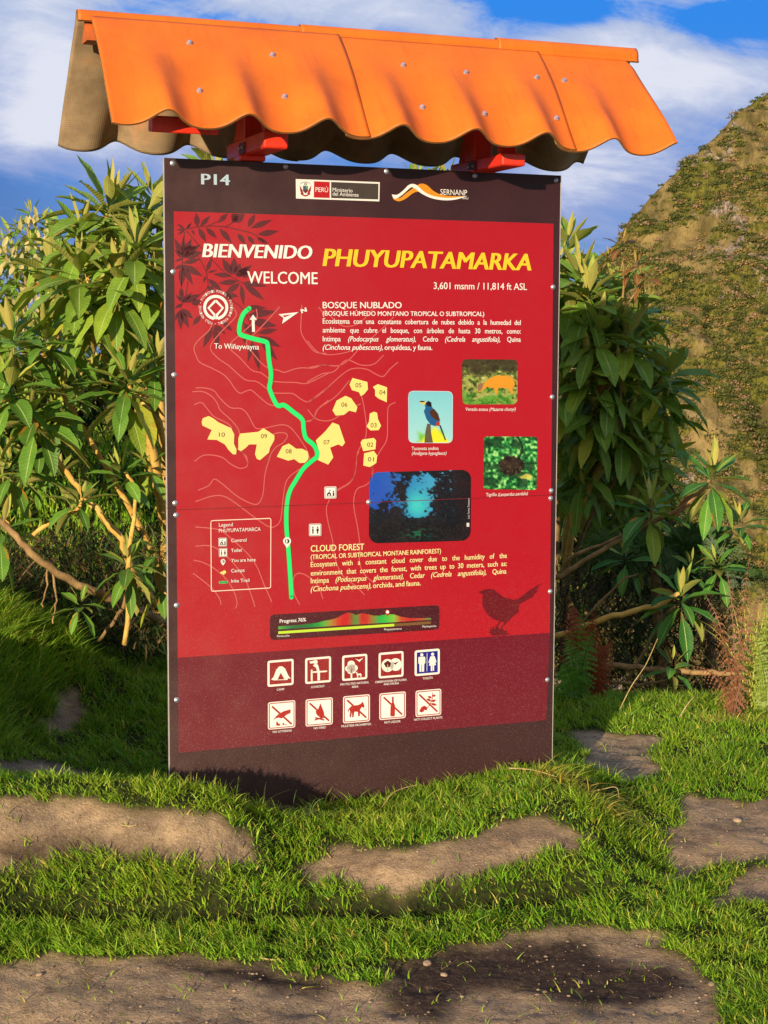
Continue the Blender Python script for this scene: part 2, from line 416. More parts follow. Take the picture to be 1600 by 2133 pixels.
def roof():
    front = []
    for (a, b, lift) in ((-0.196, 0.402, 0.016), (0.345, 0.938, 0.009), (0.88, 1.200, 0.002)):
        u, r, P = slope(1, a, b, lift, rtop=0.03)
        if b > 1.1:                                              # worn, rounded top corner of the last sheet
            k = np.clip((0.16-r)/0.16, 0, 1); P[-1, :, 0] -= 0.045*(1-np.sqrt(np.maximum(0, 1-k*k)))
            for q in range(2, 8): P[-q, :, 0] = np.minimum(P[-q, :, 0], P[-1, :, 0]-0.0012*(q-1))
        front.append(thick('roof_sheet', P, 0.006, SIGN, [M_ROOF, M_CEM, M_RIM], flip=True))
    for (a, b, lift) in ((-0.222, 0.385, 0.002), (0.312, 0.90, 0.009), (0.83, 1.228, 0.016)):
        u, r, P = slope(-1, a, b, lift*0.6)
        P = P[:, ::-1]                                           # eave first, then ridge
        top = P[:, -1]; nu = len(top)
        arc = []
        z0 = V2Z(-0.428); rad = 0.017
        for k in range(1, 15):                                   # ridge roll, curling over the front sheet
            th = math.radians(38 + (196-38)*k/14)
            cy, cz = 0.0 + 0.000, z0+0.004
            arc.append(np.stack([top[:, 0], np.full(nu, cy + (rad+lift*0.5)*math.cos(th) - 0.000), cz + (rad*1.0+lift*0.75)*math.sin(th) + 0*top[:, 0]], -1))
        last = arc[-1] + np.array([0, -0.005, -0.007])
        Q = np.concatenate([P[:, :-1], np.stack(arc, 1), last[:, None]], 1)
        thick('ridge_sheet', Q, 0.006, SIGN, [M_ROOF, M_CEM, M_RIM], flip=True)
    # screws on the front slope
    def fslope(px, py):
        best = None
        for n in np.linspace(0.0, 0.36, 145):
            x, z = L(px, py, n); u = x/S+UC
            r_ = np.clip(((n/S)-0.012)/0.238, 0, 1)
            lift = 0.016 if u < 0.40 else (0.009 if u < 0.936 else 0.002)
            dl = float(wave(np.array(u), np.array(r_))) + lift
            zz = V2Z(-0.428+0.256*r_) + dl*0.67; nn = (0.012+0.238*r_)*S + 0.01*math.sin(r_*math.pi) + dl*0.74
            e_ = abs(zz-z)+abs(nn-n)
            if best is None or e_ < best[0]: best = (e_, x, nn, zz, u)
        return best
    for q in [(391, 93), (563, 118), (414, 190), (591, 203), (836, 139), (966, 153), (879, 225), (1007, 238), (1113, 164), (1158, 247), (1172, 169)]:
        _, x, n, z, u = fslope(*q)
        b = MB(); Mx = Matrix.Translation((x, -n, z)) @ Matrix.Rotation(math.radians(48), 4, 'X')
        b.lathe([(0.0085, -0.001), (0.0085, 0.002), (0.006, 0.003), (0.0055, 0.008), (0.003, 0.0095)], 6, Mx)
        b.build('roof_screw', M_STEEL, front[0 if u < 0.40 else (1 if u < 0.936 else 2)])
    # ridge beam and purlins
    zr = V2Z(-0.428)
    xa, xb = U2X(-0.205), U2X(1.19)
    b = MB(); b.add([(xx, yy, zz) for xx in (xa, xb) for yy, zz in ((0, zr-0.004), (-0.036, zr-0.062), (0.036, zr-0.062))],
                    [(0, 2, 1), (3, 4, 5), (0, 1, 4, 3), (1, 2, 5, 4), (2, 0, 3, 5)]); b.build('ridge_beam', M_WOOD, SIGN)
    b = MB(); x0, z0 = L(313, 262, 0.2); x1 = L(452, 262, 0.2)[0]
    b.box(((x0+x1)/2, -0.2, z0+0.006), (x1-x0, 0.045, 0.042), Matrix.Rotation(math.radians(8), 3, 'X'), bev=0.003); b.build('purlin', M_RED, SIGN)
roof()
def truss(px_l, px_r, py_b, py_t):
    """king-post frame that carries the roof: chord, king post, two rafters, bolt plate, foot"""
    fn = 0.185
    c0 = L(px_l, py_b, fn); c1 = L(px_r, py_b, fn); t1 = L(px_r, py_t, fn)
    xc = (c0[0]+c1[0])/2; w = abs(c1[0]-c0[0]); z0 = (c0[1]+c1[1])/2; h = t1[1]-c1[1]
    root = SIGN
    b = MB(); b.box((xc, 0.0, z0+h/2), (w, 2*fn, h), bev=0.004); ch = b.build('truss_chord', M_RED, root)
    ztop = V2Z(-0.428)-0.05
    b = MB(); b.box((xc-0.003, 0.055, (z0+ztop)/2), (w*0.8, 0.075, ztop-z0-0.002), bev=0.003); b.build('king_post', M_RED, root)
    for sgn in (-1, 1):
        b = MB(); p0 = Vector((xc, sgn*fn*0.78, z0+h*0.9)); p1 = Vector((xc, sgn*0.012, ztop)); d = p1-p0
        b.box((p0+p1)/2, (w*0.62, 0.03, d.length), Matrix.Rotation(math.atan2(-d.y, d.z), 3, 'X'), bev=0.003); b.build('rafter', M_RED, root)
    b = MB(); b.box((xc-w/2-0.002, 0.02, z0+h*0.42), (0.004, 0.055, 0.03), bev=0.001); pl = b.build('bolt_plate', M_MAROON, root)
    for yy in (0.006, 0.034):
        b = MB(); b.lathe([(0.005, 0), (0.005, 0.003), (0.003, 0.005)], 8, Matrix.Translation((xc-w/2-0.004, yy, z0+h*0.42)) @ Matrix.Rotation(-math.pi/2, 4, 'Y')); b.build('bolt', M_STEEL, pl)
    b = MB(); b.box((xc-0.01, 0.03, (ZT+z0)/2+0.001), (w*1.1, 0.06, z0-ZT-0.002), bev=0.003); b.build('truss_foot', M_RED, root)
truss(551, 601, 309, 272)
truss(1047, 1095, 345, 319)
# ------------------------------------------------------------------ the printing on the board
FONT_CACHE = {}
def glyphs(txt, bold=0.0, shear=0.0):
    key = (txt, bold, shear)
    if key in FONT_CACHE: return FONT_CACHE[key]
    cu = bpy.data.curves.new('lettering', 'FONT'); cu.body = txt; cu.size = 1.0;  cu.shear = shear; cu.resolution_u = 3; cu.fill_mode = 'FRONT'
    cu.dimensions = '2D'
    ob = bpy.data.objects.new('lettering', cu)
    me = bpy.data.meshes.new_from_object(ob)
    v = np.array([q.co[:2] for q in me.vertices]).reshape(-1, 2); f = [tuple(p.vertices) for p in me.polygons]
    bpy.data.objects.remove(ob); bpy.data.curves.remove(cu); bpy.data.meshes.remove(me)
    FONT_CACHE[key] = (v, f); return v, f
CAP = glyphs('H')[0][:, 1].max()
def adv(txt, bold=0.0, shear=0.0):
    v = glyphs(txt, bold, shear)[0]; return v[:, 0].min(), v[:, 0].max()
WHITE = lin((250, 246, 236)); CREAM = lin((250, 240, 170)); RED = lin((222, 14, 40)); DARK = lin((116, 18, 36)); MARO = lin((70, 30, 42))
YEL = lin((250, 208, 44)); SAND = lin((250, 228, 130)); GREEN = lin((0, 240, 120)); CONT = lin((240, 112, 104)); BLACKISH = lin((40, 36, 30))
LAYER = 0.00045
class PR:
    """flat printed shapes, drawn in the plane of the board"""
    def __init__(s): s.v = []; s.f = []; s.c = []
    def raw(s, pts, faces, col, layer):
        b = len(s.v); s.v += [(float(p[0]), -0.0004-layer*LAYER, float(p[1])) for p in pts]; s.f += [tuple(i+b for i in f) for f in faces]
        col = np.asarray(col)
        s.c += [tuple(col)]*len(pts) if col.ndim == 1 else [tuple(q) for q in col]
    def poly(s, px, col, layer, local=False):
        P = [p if local else L(*p) for p in px]
        t = tessellate_polygon([[Vector((p[0], p[1], 0)) for p in P]])
        s.raw(P, [tuple(q) for q in t], col, layer)
    def line(s, px, wpx, col, layer, round_=False, closed=False):
        """ribbon, width in photo pixels"""
        P = [L(*p) for p in px]; w = wpx/640.0/2
        if closed: P = P+[P[0], P[1]]
        n = len(P); vs = []
        for i in range(n):
            t = P[min(i+1, n-1)]-P[max(i-1, 0)]; t = t/(np.linalg.norm(t)+1e-9); q = np.array([-t[1], t[0]])*w
            vs += [P[i]+q, P[i]-q]
        s.raw(vs, [(2*i, 2*i+1, 2*i+3, 2*i+2) for i in range(n-1)], col, layer)
        if round_:
            for c in (P[0], P[-1]):
                s.raw([c+w*np.array([math.cos(a), math.sin(a)]) for a in np.linspace(0, 2*math.pi, 13)[:-1]], [tuple(range(12))], col, layer)
    def disc(s, c, rx, ry, col, layer, n=20):
        s.poly([(c[0]+rx*math.cos(a), c[1]+ry*math.sin(a)) for a in np.linspace(0, 2*math.pi, n+1)[:-1]], col, layer)
    def text(s, txt, p0, p1, cap, col, layer, bold=0.0, shear=0.0):
        """txt from p0 to p1 (photo px, on the baseline), capital height in px"""
        v, f = glyphs(txt, bold, shear); a, b = v[:, 0].min(), v[:, 0].max()
        A, B = L(*p0), L(*p1); d = B-A; ln = np.linalg.norm(d); d /= ln; up = np.array([-d[1], d[0]])
        h = np.linalg.norm(L(p0[0], p0[1]-cap)-A)
        sx = ln/(b-a); sy = h/CAP
        for j, o_ in enumerate((-bold, bold) if bold > 0 else (0,)):
            s.raw([A+d*((q[0]-a+o_)*sx)+up*(q[1]*sy) for q in v], f, col, layer+0.25*j)
    def words(s, items, p0, p1, cap, col, layer, bold=0.0, sx=0.86, justify=True):
        """items: (word, italic); justified between p0 and p1"""
        A, B = L(*p0), L(*p1); d = B-A; ln = np.linalg.norm(d); d /= ln; up = np.array([-d[1], d[0]])
        h = np.linalg.norm(L(p0[0], p0[1]-cap)-A); sy = h/CAP; sxx = sy*sx
        G = [glyphs(w, bold, 0.28 if it else 0.0) for w, it in items]
        ws = [(g_[0][:, 0].max()-g_[0][:, 0].min())*sxx for g_ in G]
        gap = (ln-sum(ws))/max(1, len(G)-1)
        if not justify or gap < 0.1*sy:
            gap0 = 0.26*sy
            k = (ln-gap0*(len(G)-1))/sum(ws)
            sxx *= k; ws = [q*k for q in ws]; gap = gap0
        x = 0
        for g_, wd in zip(G, ws):
            m_ = g_[0][:, 0].min()
            for j, o_ in enumerate((-bold, bold)): s.raw([A+d*(x+(q[0]-m_+o_)*sxx)+up*(q[1]*sy) for q in g_[0]], g_[1], col, layer+0.25*j)
            x += wd+gap
    def build(s, name, parent=None, label=None):
        o = mk(name, s.v, s.f, M_PRINT, parent or SIGN, cols=s.c)
        # every print faces the viewer
        import bmesh
        bm = bmesh.new(); bm.from_mesh(o.data)
        bm.normal_update()
        fl = [f for f in bm.faces if f.normal.y > 0]
        if fl: bmesh.ops.reverse_faces(bm, faces=fl)
        bm.to_mesh(o.data); bm.free()
        if label: o['label'] = label
        return o
def rrect(c, r, k=5):
    """rounded quad from 4 corner px (tl,tr,br,bl)"""
    out = []
    for i in range(4):
        p = np.array(c[i], float); a = np.array(c[i-1], float)-p; b = np.array(c[(i+1) % 4], float)-p
        a *= r/np.linalg.norm(a); b *= r/np.linalg.norm(b)
        for t in np.linspace(0, 1, k): out.append(tuple(p+a*(1-t)**2+b*t**2))
    return out
def quad(x0, y0, x1, y1, sk=0.0):
    """upright box whose horizontals run along slope sk (dy/dx)"""
    return [(x0, y0), (x1, y0+sk*(x1-x0)), (x1, y1+sk*(x1-x0)), (x0, y1)]
c5 = lambda x, y: (380+x/5.3333, 590+y/5.3333)
c8 = lambda x, y: (380+x/4.0, 940+y/4.0)
c7 = lambda x, y: (640+x/2.963, 740+y/2.963)
cb = lambda x, y: (620+x/2.909, 1110+y/2.909)
ci = lambda x, y: (540+x/4.0, 1250+y/4.0)
cl = lambda x, y: (340+x/5.611, 420+y/5.611)

# red field and crimson band
p = PR(); p.poly([(362, 440), (1153, 466), (1145.2, 1318), (370.3, 1370)], RED, 0); p.build('red_field')
p = PR(); p.poly([(370.3, 1370), (1145.2, 1318), (1138, 1500), (372, 1568)], lin((138, 6, 42)), 0); p.build('crimson_band')
p = PR(); p.line([(365, 1061.5), (520, 1056), (760, 1047), (1148, 1030.5)], 1.0, lin((150, 40, 44)), 6); p.build('panel_seam')
# leaf pattern
def leaf_px(p, a, b, w, col=lin((112, 24, 40)), layer=1):
    a = np.array(a, float); b = np.array(b, float); d = b-a; n = np.array([-d[1], d[0]])/(np.linalg.norm(d)+1e-9)
    prof = [(0, 0), (.12, .35), (.3, .85), (.45, 1), (.62, .85), (.8, .45), (1, 0)]
    q = [a+d*t+n*w*k for t, k in prof] + [a+d*t-n*w*k for t, k in prof[-2:0:-1]]
    q = [(max(x, 362.8+0.0089*(y-440)), max(y, 441+0.033*(x-362))) for x, y in q]
    p.poly(q, col, layer)
p = PR(); LC = lin((112, 24, 40))
for a, b, w in [((400, 300), (385, 130), 34), ((430, 290), (550, 165), 28), ((640, 250), (760, 130), 30), ((800, 240), (960, 120), 62), ((860, 235), (800, 130), 44), ((990, 300), (1075, 140), 32),
                ((1020, 310), (1275, 212), 34), ((1100, 385), (1350, 345), 36), ((410, 300), (500, 475), 32), ((495, 300), (628, 430), 30), ((655, 310), (805, 490), 34), ((870, 370), (960, 500), 30),
                ((985, 400), (1070, 500), 26), ((1090, 420), (1230, 495), 26), ((330, 320), (370, 400), 12), ((255, 325), (160, 255), 14), ((255, 325), (150, 330), 12), ((255, 330), (165, 385), 14), ((260, 320), (335, 245), 14), ((285, 320), (320, 260), 9),
                ((235, 650), (130, 430), 36), ((235, 650), (235, 400), 26), ((235, 650), (330, 430), 40), ((235, 650), (430, 500), 42), ((235, 655), (465, 585), 44), ((235, 660), (130, 560), 26), ((235, 660), (130, 700), 16),
                ((225, 740), (130, 790), 22), ((225, 740), (210, 1000), 40), ((225, 740), (350, 980), 34), ((230, 735), (460, 875), 40), ((230, 720), (440, 670), 30), ((240, 560), (400, 530), 36), ((205, 1000), (235, 1120), 20),
                ((505, 820), (565, 660), 26), ((515, 830), (630, 800), 14), ((500, 870), (465, 950), 16), ((800, 870), (580, 845), 30), ((800, 860), (690, 660), 42), ((820, 860), (830, 650), 44), ((850, 870), (900, 720), 44), ((880, 880), (1030, 740), 44), ((850, 880), (990, 770), 40), ((930, 890), (980, 820), 40),
                ((880, 930), (640, 955), 34), ((900, 950), (720, 1080), 36), ((910, 960), (940, 1215), 28), ((930, 950), (1185, 1155), 38), ((930, 940), (1215, 990), 32),
                ((520, 900), (690, 1050), 34), ((510, 990), (610, 1050), 30), ((740, 1080), (880, 1110), 30), ((700, 1060), (810, 1150), 30),
                ((225, 1180), (140, 1080), 16), ((225, 1180), (190, 1020), 26), ((225, 1180), (330, 1065), 30), ((230, 1180), (440, 1080), 40), ((230, 1190), (130, 1250), 20), ((200, 1260), (205, 1500), 36), ((200, 1260), (300, 1480), 36), ((210, 1250), (350, 1370), 36), ((190, 1270), (130, 1400), 20), ((330, 1200), (440, 1150), 40), ((440, 1330), (340, 1450), 30),
                ((580, 1450), (465, 1710), 36), ((600, 1450), (640, 1720), 38), ((600, 1440), (730, 1550), 30), ((700, 1400), (805, 1515), 30),
                ((950, 1235), (1215, 1245), 32), ((980, 1330), (1330, 1280), 44), ((1010, 1390), (1330, 1455), 52), ((1100, 1540), (1340, 1490), 34), ((1110, 1570), (1375, 1700), 42), ((1130, 1600), (1335, 1855), 44), ((1060, 1660), (1125, 1985), 36), ((1050, 1620), (985, 1880), 28), ((960, 1540), (950, 1660), 30), ((960, 1330), (840, 1560), 24), ((940, 1420), (1040, 1560), 40)]:
    leaf_px(p, cl(*a), cl(*b), w/5.611)
for ln in [[(260, 325), (400, 295), (560, 285), (720, 295), (900, 335), (1050, 375), (1180, 470)], [(520, 285), (640, 230)], [(720, 295), (830, 235)], [(270, 340), (480, 580), (700, 810), (870, 920), (950, 960)], [(250, 350), (220, 620)], [(400, 630), (490, 790), (515, 900), (520, 1000), (440, 1080)], [(290, 930), (260, 1100), (200, 1240)], [(700, 1060), (820, 1160), (960, 1300), (1060, 1560)], [(220, 660), (225, 740), (210, 1000)]]:
    p.line(catmull([cl(*q) for q in ln], 4), 1.6, LC, 1)
p.build('leaf_pattern')
# contour lines of the map
p = PR()
for ln in [[(330, 455), (290, 530), (180, 630), (128, 715), (150, 800), (195, 880), (330, 945), (450, 1010), (520, 1080), (590, 1180), (645, 1222), (700, 1200), (765, 1188), (840, 1250), (950, 1340), (1040, 1365)],
           [(560, 265), (600, 340), (560, 410), (440, 530), (310, 700), (380, 820), (520, 920), (640, 1030), (720, 1080), (830, 1095), (960, 1190)],
           [(770, 455), (640, 570), (540, 660), (520, 720), (640, 830), (740, 940), (800, 980), (870, 995), (960, 1060)],
           [(820, 285), (830, 370), (800, 430)], [(1080, 262), (900, 460), (780, 580), (715, 640), (720, 690), (800, 800), (880, 890), (960, 945), (1060, 965), (1130, 990), (1220, 960), (1320, 940), (1450, 942), (1560, 906), (1640, 915)],
           [(1325, 240), (1318, 400), (1320, 550), (1390, 670), (1480, 765), (1600, 780)], [(1510, 262), (1560, 330)],
           [(1010, 1090), (1130, 1100), (1250, 1102), (1350, 1115), (1430, 1095), (1620, 1000)], [(1010, 1220), (1120, 1222), (1230, 1228), (1320, 1290), (1400, 1318), (1480, 1260), (1620, 1150)], [(1360, 1535), (1420, 1530), (1460, 1490), (1500, 1400), (1620, 1300)],
           [(110, 1205), (230, 1205), (330, 1260), (390, 1340), (420, 1410), (520, 1500), (600, 1590), (630, 1650), (640, 1700)], [(145, 1162), (250, 1163), (350, 1195), (410, 1270), (500, 1360), (560, 1388), (650, 1392), (720, 1450), (780, 1560), (820, 1612), (900, 1612), (1000, 1590), (1100, 1572), (1180, 1590), (1260, 1670), (1350, 1800), (1400, 1900), (1410, 2000), (1330, 2060)],
           [(128, 1350), (210, 1325), (280, 1400), (350, 1480), (450, 1530), (530, 1580), (550, 1640)], [(980, 1690), (1060, 1662), (1140, 1665), (1165, 1700), (1120, 1770), (1040, 1820), (980, 1900), (950, 1990)], [(600, 1830), (660, 1870), (710, 1950), (725, 2010)]]:
    p.line(catmull([c5(*q) for q in ln], 4), 2.0, CONT, 2)
for ln in [[(100, 85), (160, 40), (230, 30), (330, 50), (400, 105), (480, 142), (540, 120), (535, 50), (490, 0)], [(130, 325), (220, 285), (265, 232), (330, 270), (450, 370), (560, 430), (630, 437), (670, 360), (690, 180), (740, 20)],
           [(108, 420), (240, 375), (340, 373), (440, 430), (600, 550), (720, 628), (780, 620), (820, 560), (840, 380), (870, 240), (960, 160), (1040, 120)],
           [(105, 630), (220, 640), (320, 660), (420, 740), (540, 850), (620, 960), (680, 1110), (745, 1255)], [(108, 790), (230, 788), (330, 840), (440, 950), (520, 1060), (570, 1190), (605, 1295)], [(92, 908), (170, 925), (270, 980), (370, 1070), (430, 1170), (455, 1260), (442, 1310)], [(88, 1015), (180, 1085), (260, 1155), (310, 1230), (322, 1280)],
           [(1470, 0), (1450, 60), (1440, 180), (1390, 260), (1280, 325)], [(1225, 400), (1198, 480), (1215, 600), (1250, 740), (1275, 900), (1330, 1030), (1440, 1120), (1515, 1195)], [(1585, 120), (1580, 220), (1530, 280), (1460, 310), (1430, 380), (1430, 480), (1460, 640), (1478, 790), (1475, 930), (1520, 1030), (1600, 1100)],
           [(975, 1275), (930, 1180), (925, 1060), (970, 1015), (1050, 1045), (1130, 1120), (1170, 1230)]]:
    p.line(catmull([c8(*q) for q in ln], 4), 2.0, CONT, 2)
for ln in [[(0, 78), (100, 60), (190, 65), (260, 25), (310, -30)], [(0, 165), (90, 115), (165, 100), (240, 30), (330, 60), (410, 55), (470, 0)], [(0, 290), (80, 240), (190, 140), (270, 85), (360, 85), (430, 120), (470, 130), (510, 85), (560, 42)], [(0, 405), (40, 390), (70, 330), (180, 250), (260, 155)],
           [(335, 250), (350, 320), (365, 440), (355, 520), (310, 600), (300, 700), (270, 780), (185, 835)], [(545, 290), (500, 320), (495, 420), (490, 520), (450, 590), (420, 640), (405, 680), (400, 740)], [(1, 335), (60, 395), (150, 400), (250, 335), (330, 300)]]:
    p.line(catmull([c7(*q) for q in ln], 4), 2.0, CONT, 2)
for ln in [[(672, 640), (700, 670), (720, 680), (750, 672), (780, 640)], [(640, 710), (665, 735), (700, 738), (745, 725), (790, 690), (820, 660)]]:
    p.line(catmull(ln, 4), 1.8, CONT, 2)
p.build('contour_lines')
# trail
p = PR()
tr_ = [c5(740, 280), c5(680, 335), c5(645, 420), c5(630, 500), c5(635, 560), c5(680, 585), c5(800, 620), c5(920, 650), c5(945, 690), c5(960, 850), c5(982, 1000), c5(975, 1100), c5(965, 1160), c5(990, 1240), c5(1040, 1340), c5(1075, 1362), c5(1130, 1355), c5(1230, 1430), c5(1330, 1515), c5(1345, 1620), c5(1370, 1720), c5(1450, 1790), c5(1490, 1860), c5(1490, 1930), c8(1090, 70), c8(1010, 140), c8(945, 240), c8(890, 340), c8(868, 460), c8(865, 620), c8(880, 800), c8(895, 1000), c8(907, 1215)]
p.line(catmull(tr_, 4), 9.2, lin((110, 170, 60)), 3, True); p.line(catmull(tr_, 4), 8.0, GREEN, 4, True); p.build('trail_line')
# camps
camps = [('10', [c5(*q) for q in [(212, 1540), (225, 1500), (290, 1475), (340, 1500), (400, 1545), (540, 1610), (575, 1680), (570, 1780), (600, 1850), (595, 1900), (560, 1900), (510, 1850), (470, 1790), (380, 1740), (275, 1735), (325, 1630), (220, 1580)]], (435, 1705, 5)),
         ('09', [c5(*q) for q in [(640, 1670), (840, 1650), (900, 1612), (945, 1640), (1020, 1690), (1020, 1740), (970, 1830), (960, 1880), (860, 1965), (825, 1950), (805, 1900), (825, 1790), (740, 1790), (700, 1830), (650, 1865), (620, 1850), (620, 1720)]], (902, 1722, 5)),
         ('08', [c5(*q) for q in [(1110, 1810), (1180, 1780), (1225, 1810), (1260, 1838), (1330, 1838), (1390, 1870), (1400, 1930)]]+[c8(*q) for q in [(1045, 70), (1020, 95), (975, 98), (930, 65), (880, 78), (785, 45)]], (1176, 1890, 5)),
         ('07', [c7(*q) for q in [(155, 415), (195, 430), (232, 540), (215, 562), (190, 550), (140, 570), (160, 630), (128, 675), (62, 645), (72, 590), (52, 525), (110, 470)]], (117, 550, 7)),
         ('06', [c7(*q) for q in [(235, 250), (270, 265), (308, 320), (300, 352), (258, 342), (225, 368), (175, 372), (155, 340), (180, 280)]], (227, 318, 7)),
         ('05', [c7(*q) for q in [(278, 140), (370, 165), (374, 210), (350, 240), (330, 252), (318, 228), (275, 215), (260, 180)]], (314, 198, 7)),
         ('04', [c7(*q) for q in [(435, 178), (492, 198), (490, 290), (440, 268), (418, 250), (418, 215), (404, 195)]], (462, 242, 7)),
         ('03', [c7(*q) for q in [(410, 348), (430, 355), (436, 395), (455, 435), (440, 462), (390, 464), (365, 440), (380, 410), (385, 360)]], (407, 445, 7)),
         ('02', [c7(*q) for q in [(340, 520), (410, 510), (424, 525), (420, 580), (345, 592), (328, 540)]], (386, 565, 7)),
         ('01', [c7(*q) for q in [(350, 605), (410, 590), (431, 620), (425, 665), (385, 690), (345, 680)]], (390, 655, 7))]
for nm, poly, (x, y, k) in camps:
    p = PR(); p.poly(poly, SAND, 3); o = p.build('camp_area')
    cx_, cy_ = c5(x, y) if k == 5 else c7(x, y)
    q = PR(); q.text(nm, (cx_-6, cy_), (cx_+6.5, cy_), 9, BLACKISH, 4); q.build('camp_number', o)
# headings
def T(name, *a, **k):
    p = PR(); p.text(*a, **k); return p.build(name)
T('board_number', 'P14', (420, 384), (478, 386), 22, lin((190, 214, 226)), 2, bold=0.03)
p = PR(); p.text('BIENVENIDO', (422, 535.5), (649, 539.5), 28, WHITE, 4, bold=0.035, shear=0.16); p.build('spanish_welcome'); p = PR(); p.text('WELCOME', (515, 590), (661, 592), 25, WHITE, 4, bold=0.012); p.build('english_welcome')
T('place_name', 'PHUYUPATAMARKA', (673, 554), (1105, 563.5), 36, YEL, 4, bold=0.035, shear=0.16)
T('altitude_text', '3,601 msnm / 11,814 ft ASL', (903, 602), (1097, 604), 14, WHITE, 4, bold=0.006)
W_ = lambda s: [(w.strip('*'), w.startswith('*')) for w in s.split()]
p = PR()
p.text('BOSQUE NUBLADO', (672, 642), (836, 642), 13, WHITE, 4, bold=0.014)
p.text('(BOSQUE HÚMEDO MONTANO TROPICAL O SUBTROPICAL)', (672, 657.5), (1008, 658.5), 9.5, WHITE, 4, bold=0.012)
p.words(W_('Ecosistema con una constante cobertura de nubes debido a la humedad del'), (672, 674), (1084, 677), 10.8, WHITE, 4, bold=0.012)
p.words(W_('ambiente que cubre el bosque, con árboles de hasta 30 metros, como:'), (672, 692.5), (1084, 695), 10.8, WHITE, 4, bold=0.012)
p.words(W_('Intimpa *(Podocarpus *glomeratus), Cedro *(Cedrela *angustifolia), Quina'), (672, 711), (1084, 712), 10.8, WHITE, 4, bold=0.012)
p.words(W_('*(Cinchona *pubescens), orquídeas, y fauna.'), (672, 728.5), (900, 729), 10.8, WHITE, 4, bold=0.012, justify=False)
p.build('spanish_text')
p = PR()
p.text('CLOUD FOREST', (647, 1149), (758, 1145), 13, CREAM, 4, bold=0.014)
p.text('(TROPICAL OR SUBTROPICAL MONTANE RAINFOREST)', (647, 1165), (918, 1152), 9.5, CREAM, 4, bold=0.012)
p.words(W_('Ecosystem with a constant cloud cover due to the humidity of the'), (647, 1181), (1055, 1162), 10.8, CREAM, 4, bold=0.012)
p.words(W_('environment that covers the forest, with trees up to 30 meters, such as:'), (647, 1199), (1055, 1178.5), 10.8, CREAM, 4, bold=0.012)
p.words(W_('Intimpa *(Podocarpus *glomeratus), Cedar *(Cedrela *angustifolia), Quina'), (647, 1215), (1054, 1194.5), 10.8, CREAM, 4, bold=0.012)
p.words(W_('*(Cinchona *pubescens), orchids, and fauna.'), (647, 1232), (876, 1219), 10.8, CREAM, 4, bold=0.012, justify=False)
p.build('english_text')
T('direction_text', 'To Wiñaywayna', (446, 726), (539, 728), 11, WHITE, 5, bold=0.01)
p = PR(); p.line([c5(787, 540), c5(783, 400)], 5.2, WHITE, 5); p.poly([c5(*q) for q in [(782, 348), (825, 405), (745, 405)]], WHITE, 5); p.build('direction_arrow')
p = PR(); p.poly([c5(*q) for q in [(1065, 345), (1288, 320), (1105, 450), (1120, 385)]], WHITE, 5); p.poly([c5(*q) for q in [(1108, 358), (1215, 345), (1130, 378)]], RED, 6)
p.text('N', c5(1326, 333), c5(1380, 312), 8.5, WHITE, 5, bold=0.05); p.build('north_arrow')
# logos
p = PR(); p.poly([(616, 373), (791, 379.5), (790, 419.5), (616.5, 413.5)], WHITE, 1); o = p.build('ministry_logo')
p = PR(); p.poly([(654, 377.5), (686.5, 379), (686.5, 412.5), (653.5, 411.5)], lin((236, 10, 30)), 2); p.poly([(689.5, 379), (788, 383), (787.5, 415.5), (689.5, 412.5)], lin((86, 74, 66)), 2)
p.text('PERÚ', (657, 399.5), (683, 400.5), 9.5, WHITE, 3); p.text('Ministerio', (692.5, 399), (734, 401), 8, WHITE, 3); p.text('del Ambiente', (692.5, 407.5), (746.5, 410), 8, WHITE, 3); p.build('logo_panel', o)
p = PR()
p.poly([(631, 387), (641, 387.5), (641, 399), (636, 403), (631, 398.5)], lin((60, 120, 150)), 2); p.poly([(636.5, 387.5), (641, 387.5), (641, 393), (636.5, 393)], lin((120, 170, 80)), 3); p.poly([(631.5, 395), (641, 395.5), (639, 400), (636, 403)], lin((150, 40, 30)), 3)
for sg in (-1, 1):
    p.poly([(636+sg*5, 398), (636+sg*12, 386), (636+sg*11, 397), (636+sg*9, 402)], lin((200, 20, 40)), 2); p.poly([(636+sg*6, 399), (636+sg*10, 402), (636+sg*9, 406.5), (636+sg*3, 404)], lin((210, 30, 40)), 2)
p.poly([(628, 404), (636, 406.5), (644, 404.5), (641, 408), (636, 409.5), (630, 407.5)], lin((190, 30, 40)), 2); p.disc((636.3, 383.5), 3, 3, lin((60, 90, 60)), 2, 10); p.disc((636.3, 383.5), 1.6, 1.6, WHITE, 3, 8)
p.line([(625.5, 383), (630, 380), (636, 379), (642, 380.4), (646.5, 383.7)], 0.8, lin((90, 90, 90)), 2); p.build('crest', o)
sg = lambda x, y: (600+x/4.0, 360+y/4.0)
p = PR()
top_o = catmull([sg(*q) for q in [(870, 205), (930, 210), (990, 165), (1060, 115), (1110, 90), (1160, 105), (1210, 150), (1270, 180), (1350, 193), (1490, 195)]], 4)
bot_o = catmull([sg(*q) for q in [(1490, 195), (1400, 216), (1310, 215), (1200, 195), (1110, 160), (1050, 165), (980, 215), (925, 237), (885, 225), (870, 205)]], 4)
p.poly(top_o[:-1]+bot_o[:-1], lin((250, 160, 30)), 1)
wt = catmull([sg(*q) for q in [(862, 180), (910, 182), (960, 145), (1000, 105), (1035, 92), (1075, 105), (1130, 155), (1200, 190), (1290, 207), (1380, 208), (1495, 192)]], 4)
wb = catmull([sg(*q) for q in [(1495, 192), (1400, 222), (1300, 229), (1200, 213), (1120, 178), (1060, 135), (1030, 120), (1000, 140), (950, 185), (905, 213), (880, 212), (862, 180)]], 4)
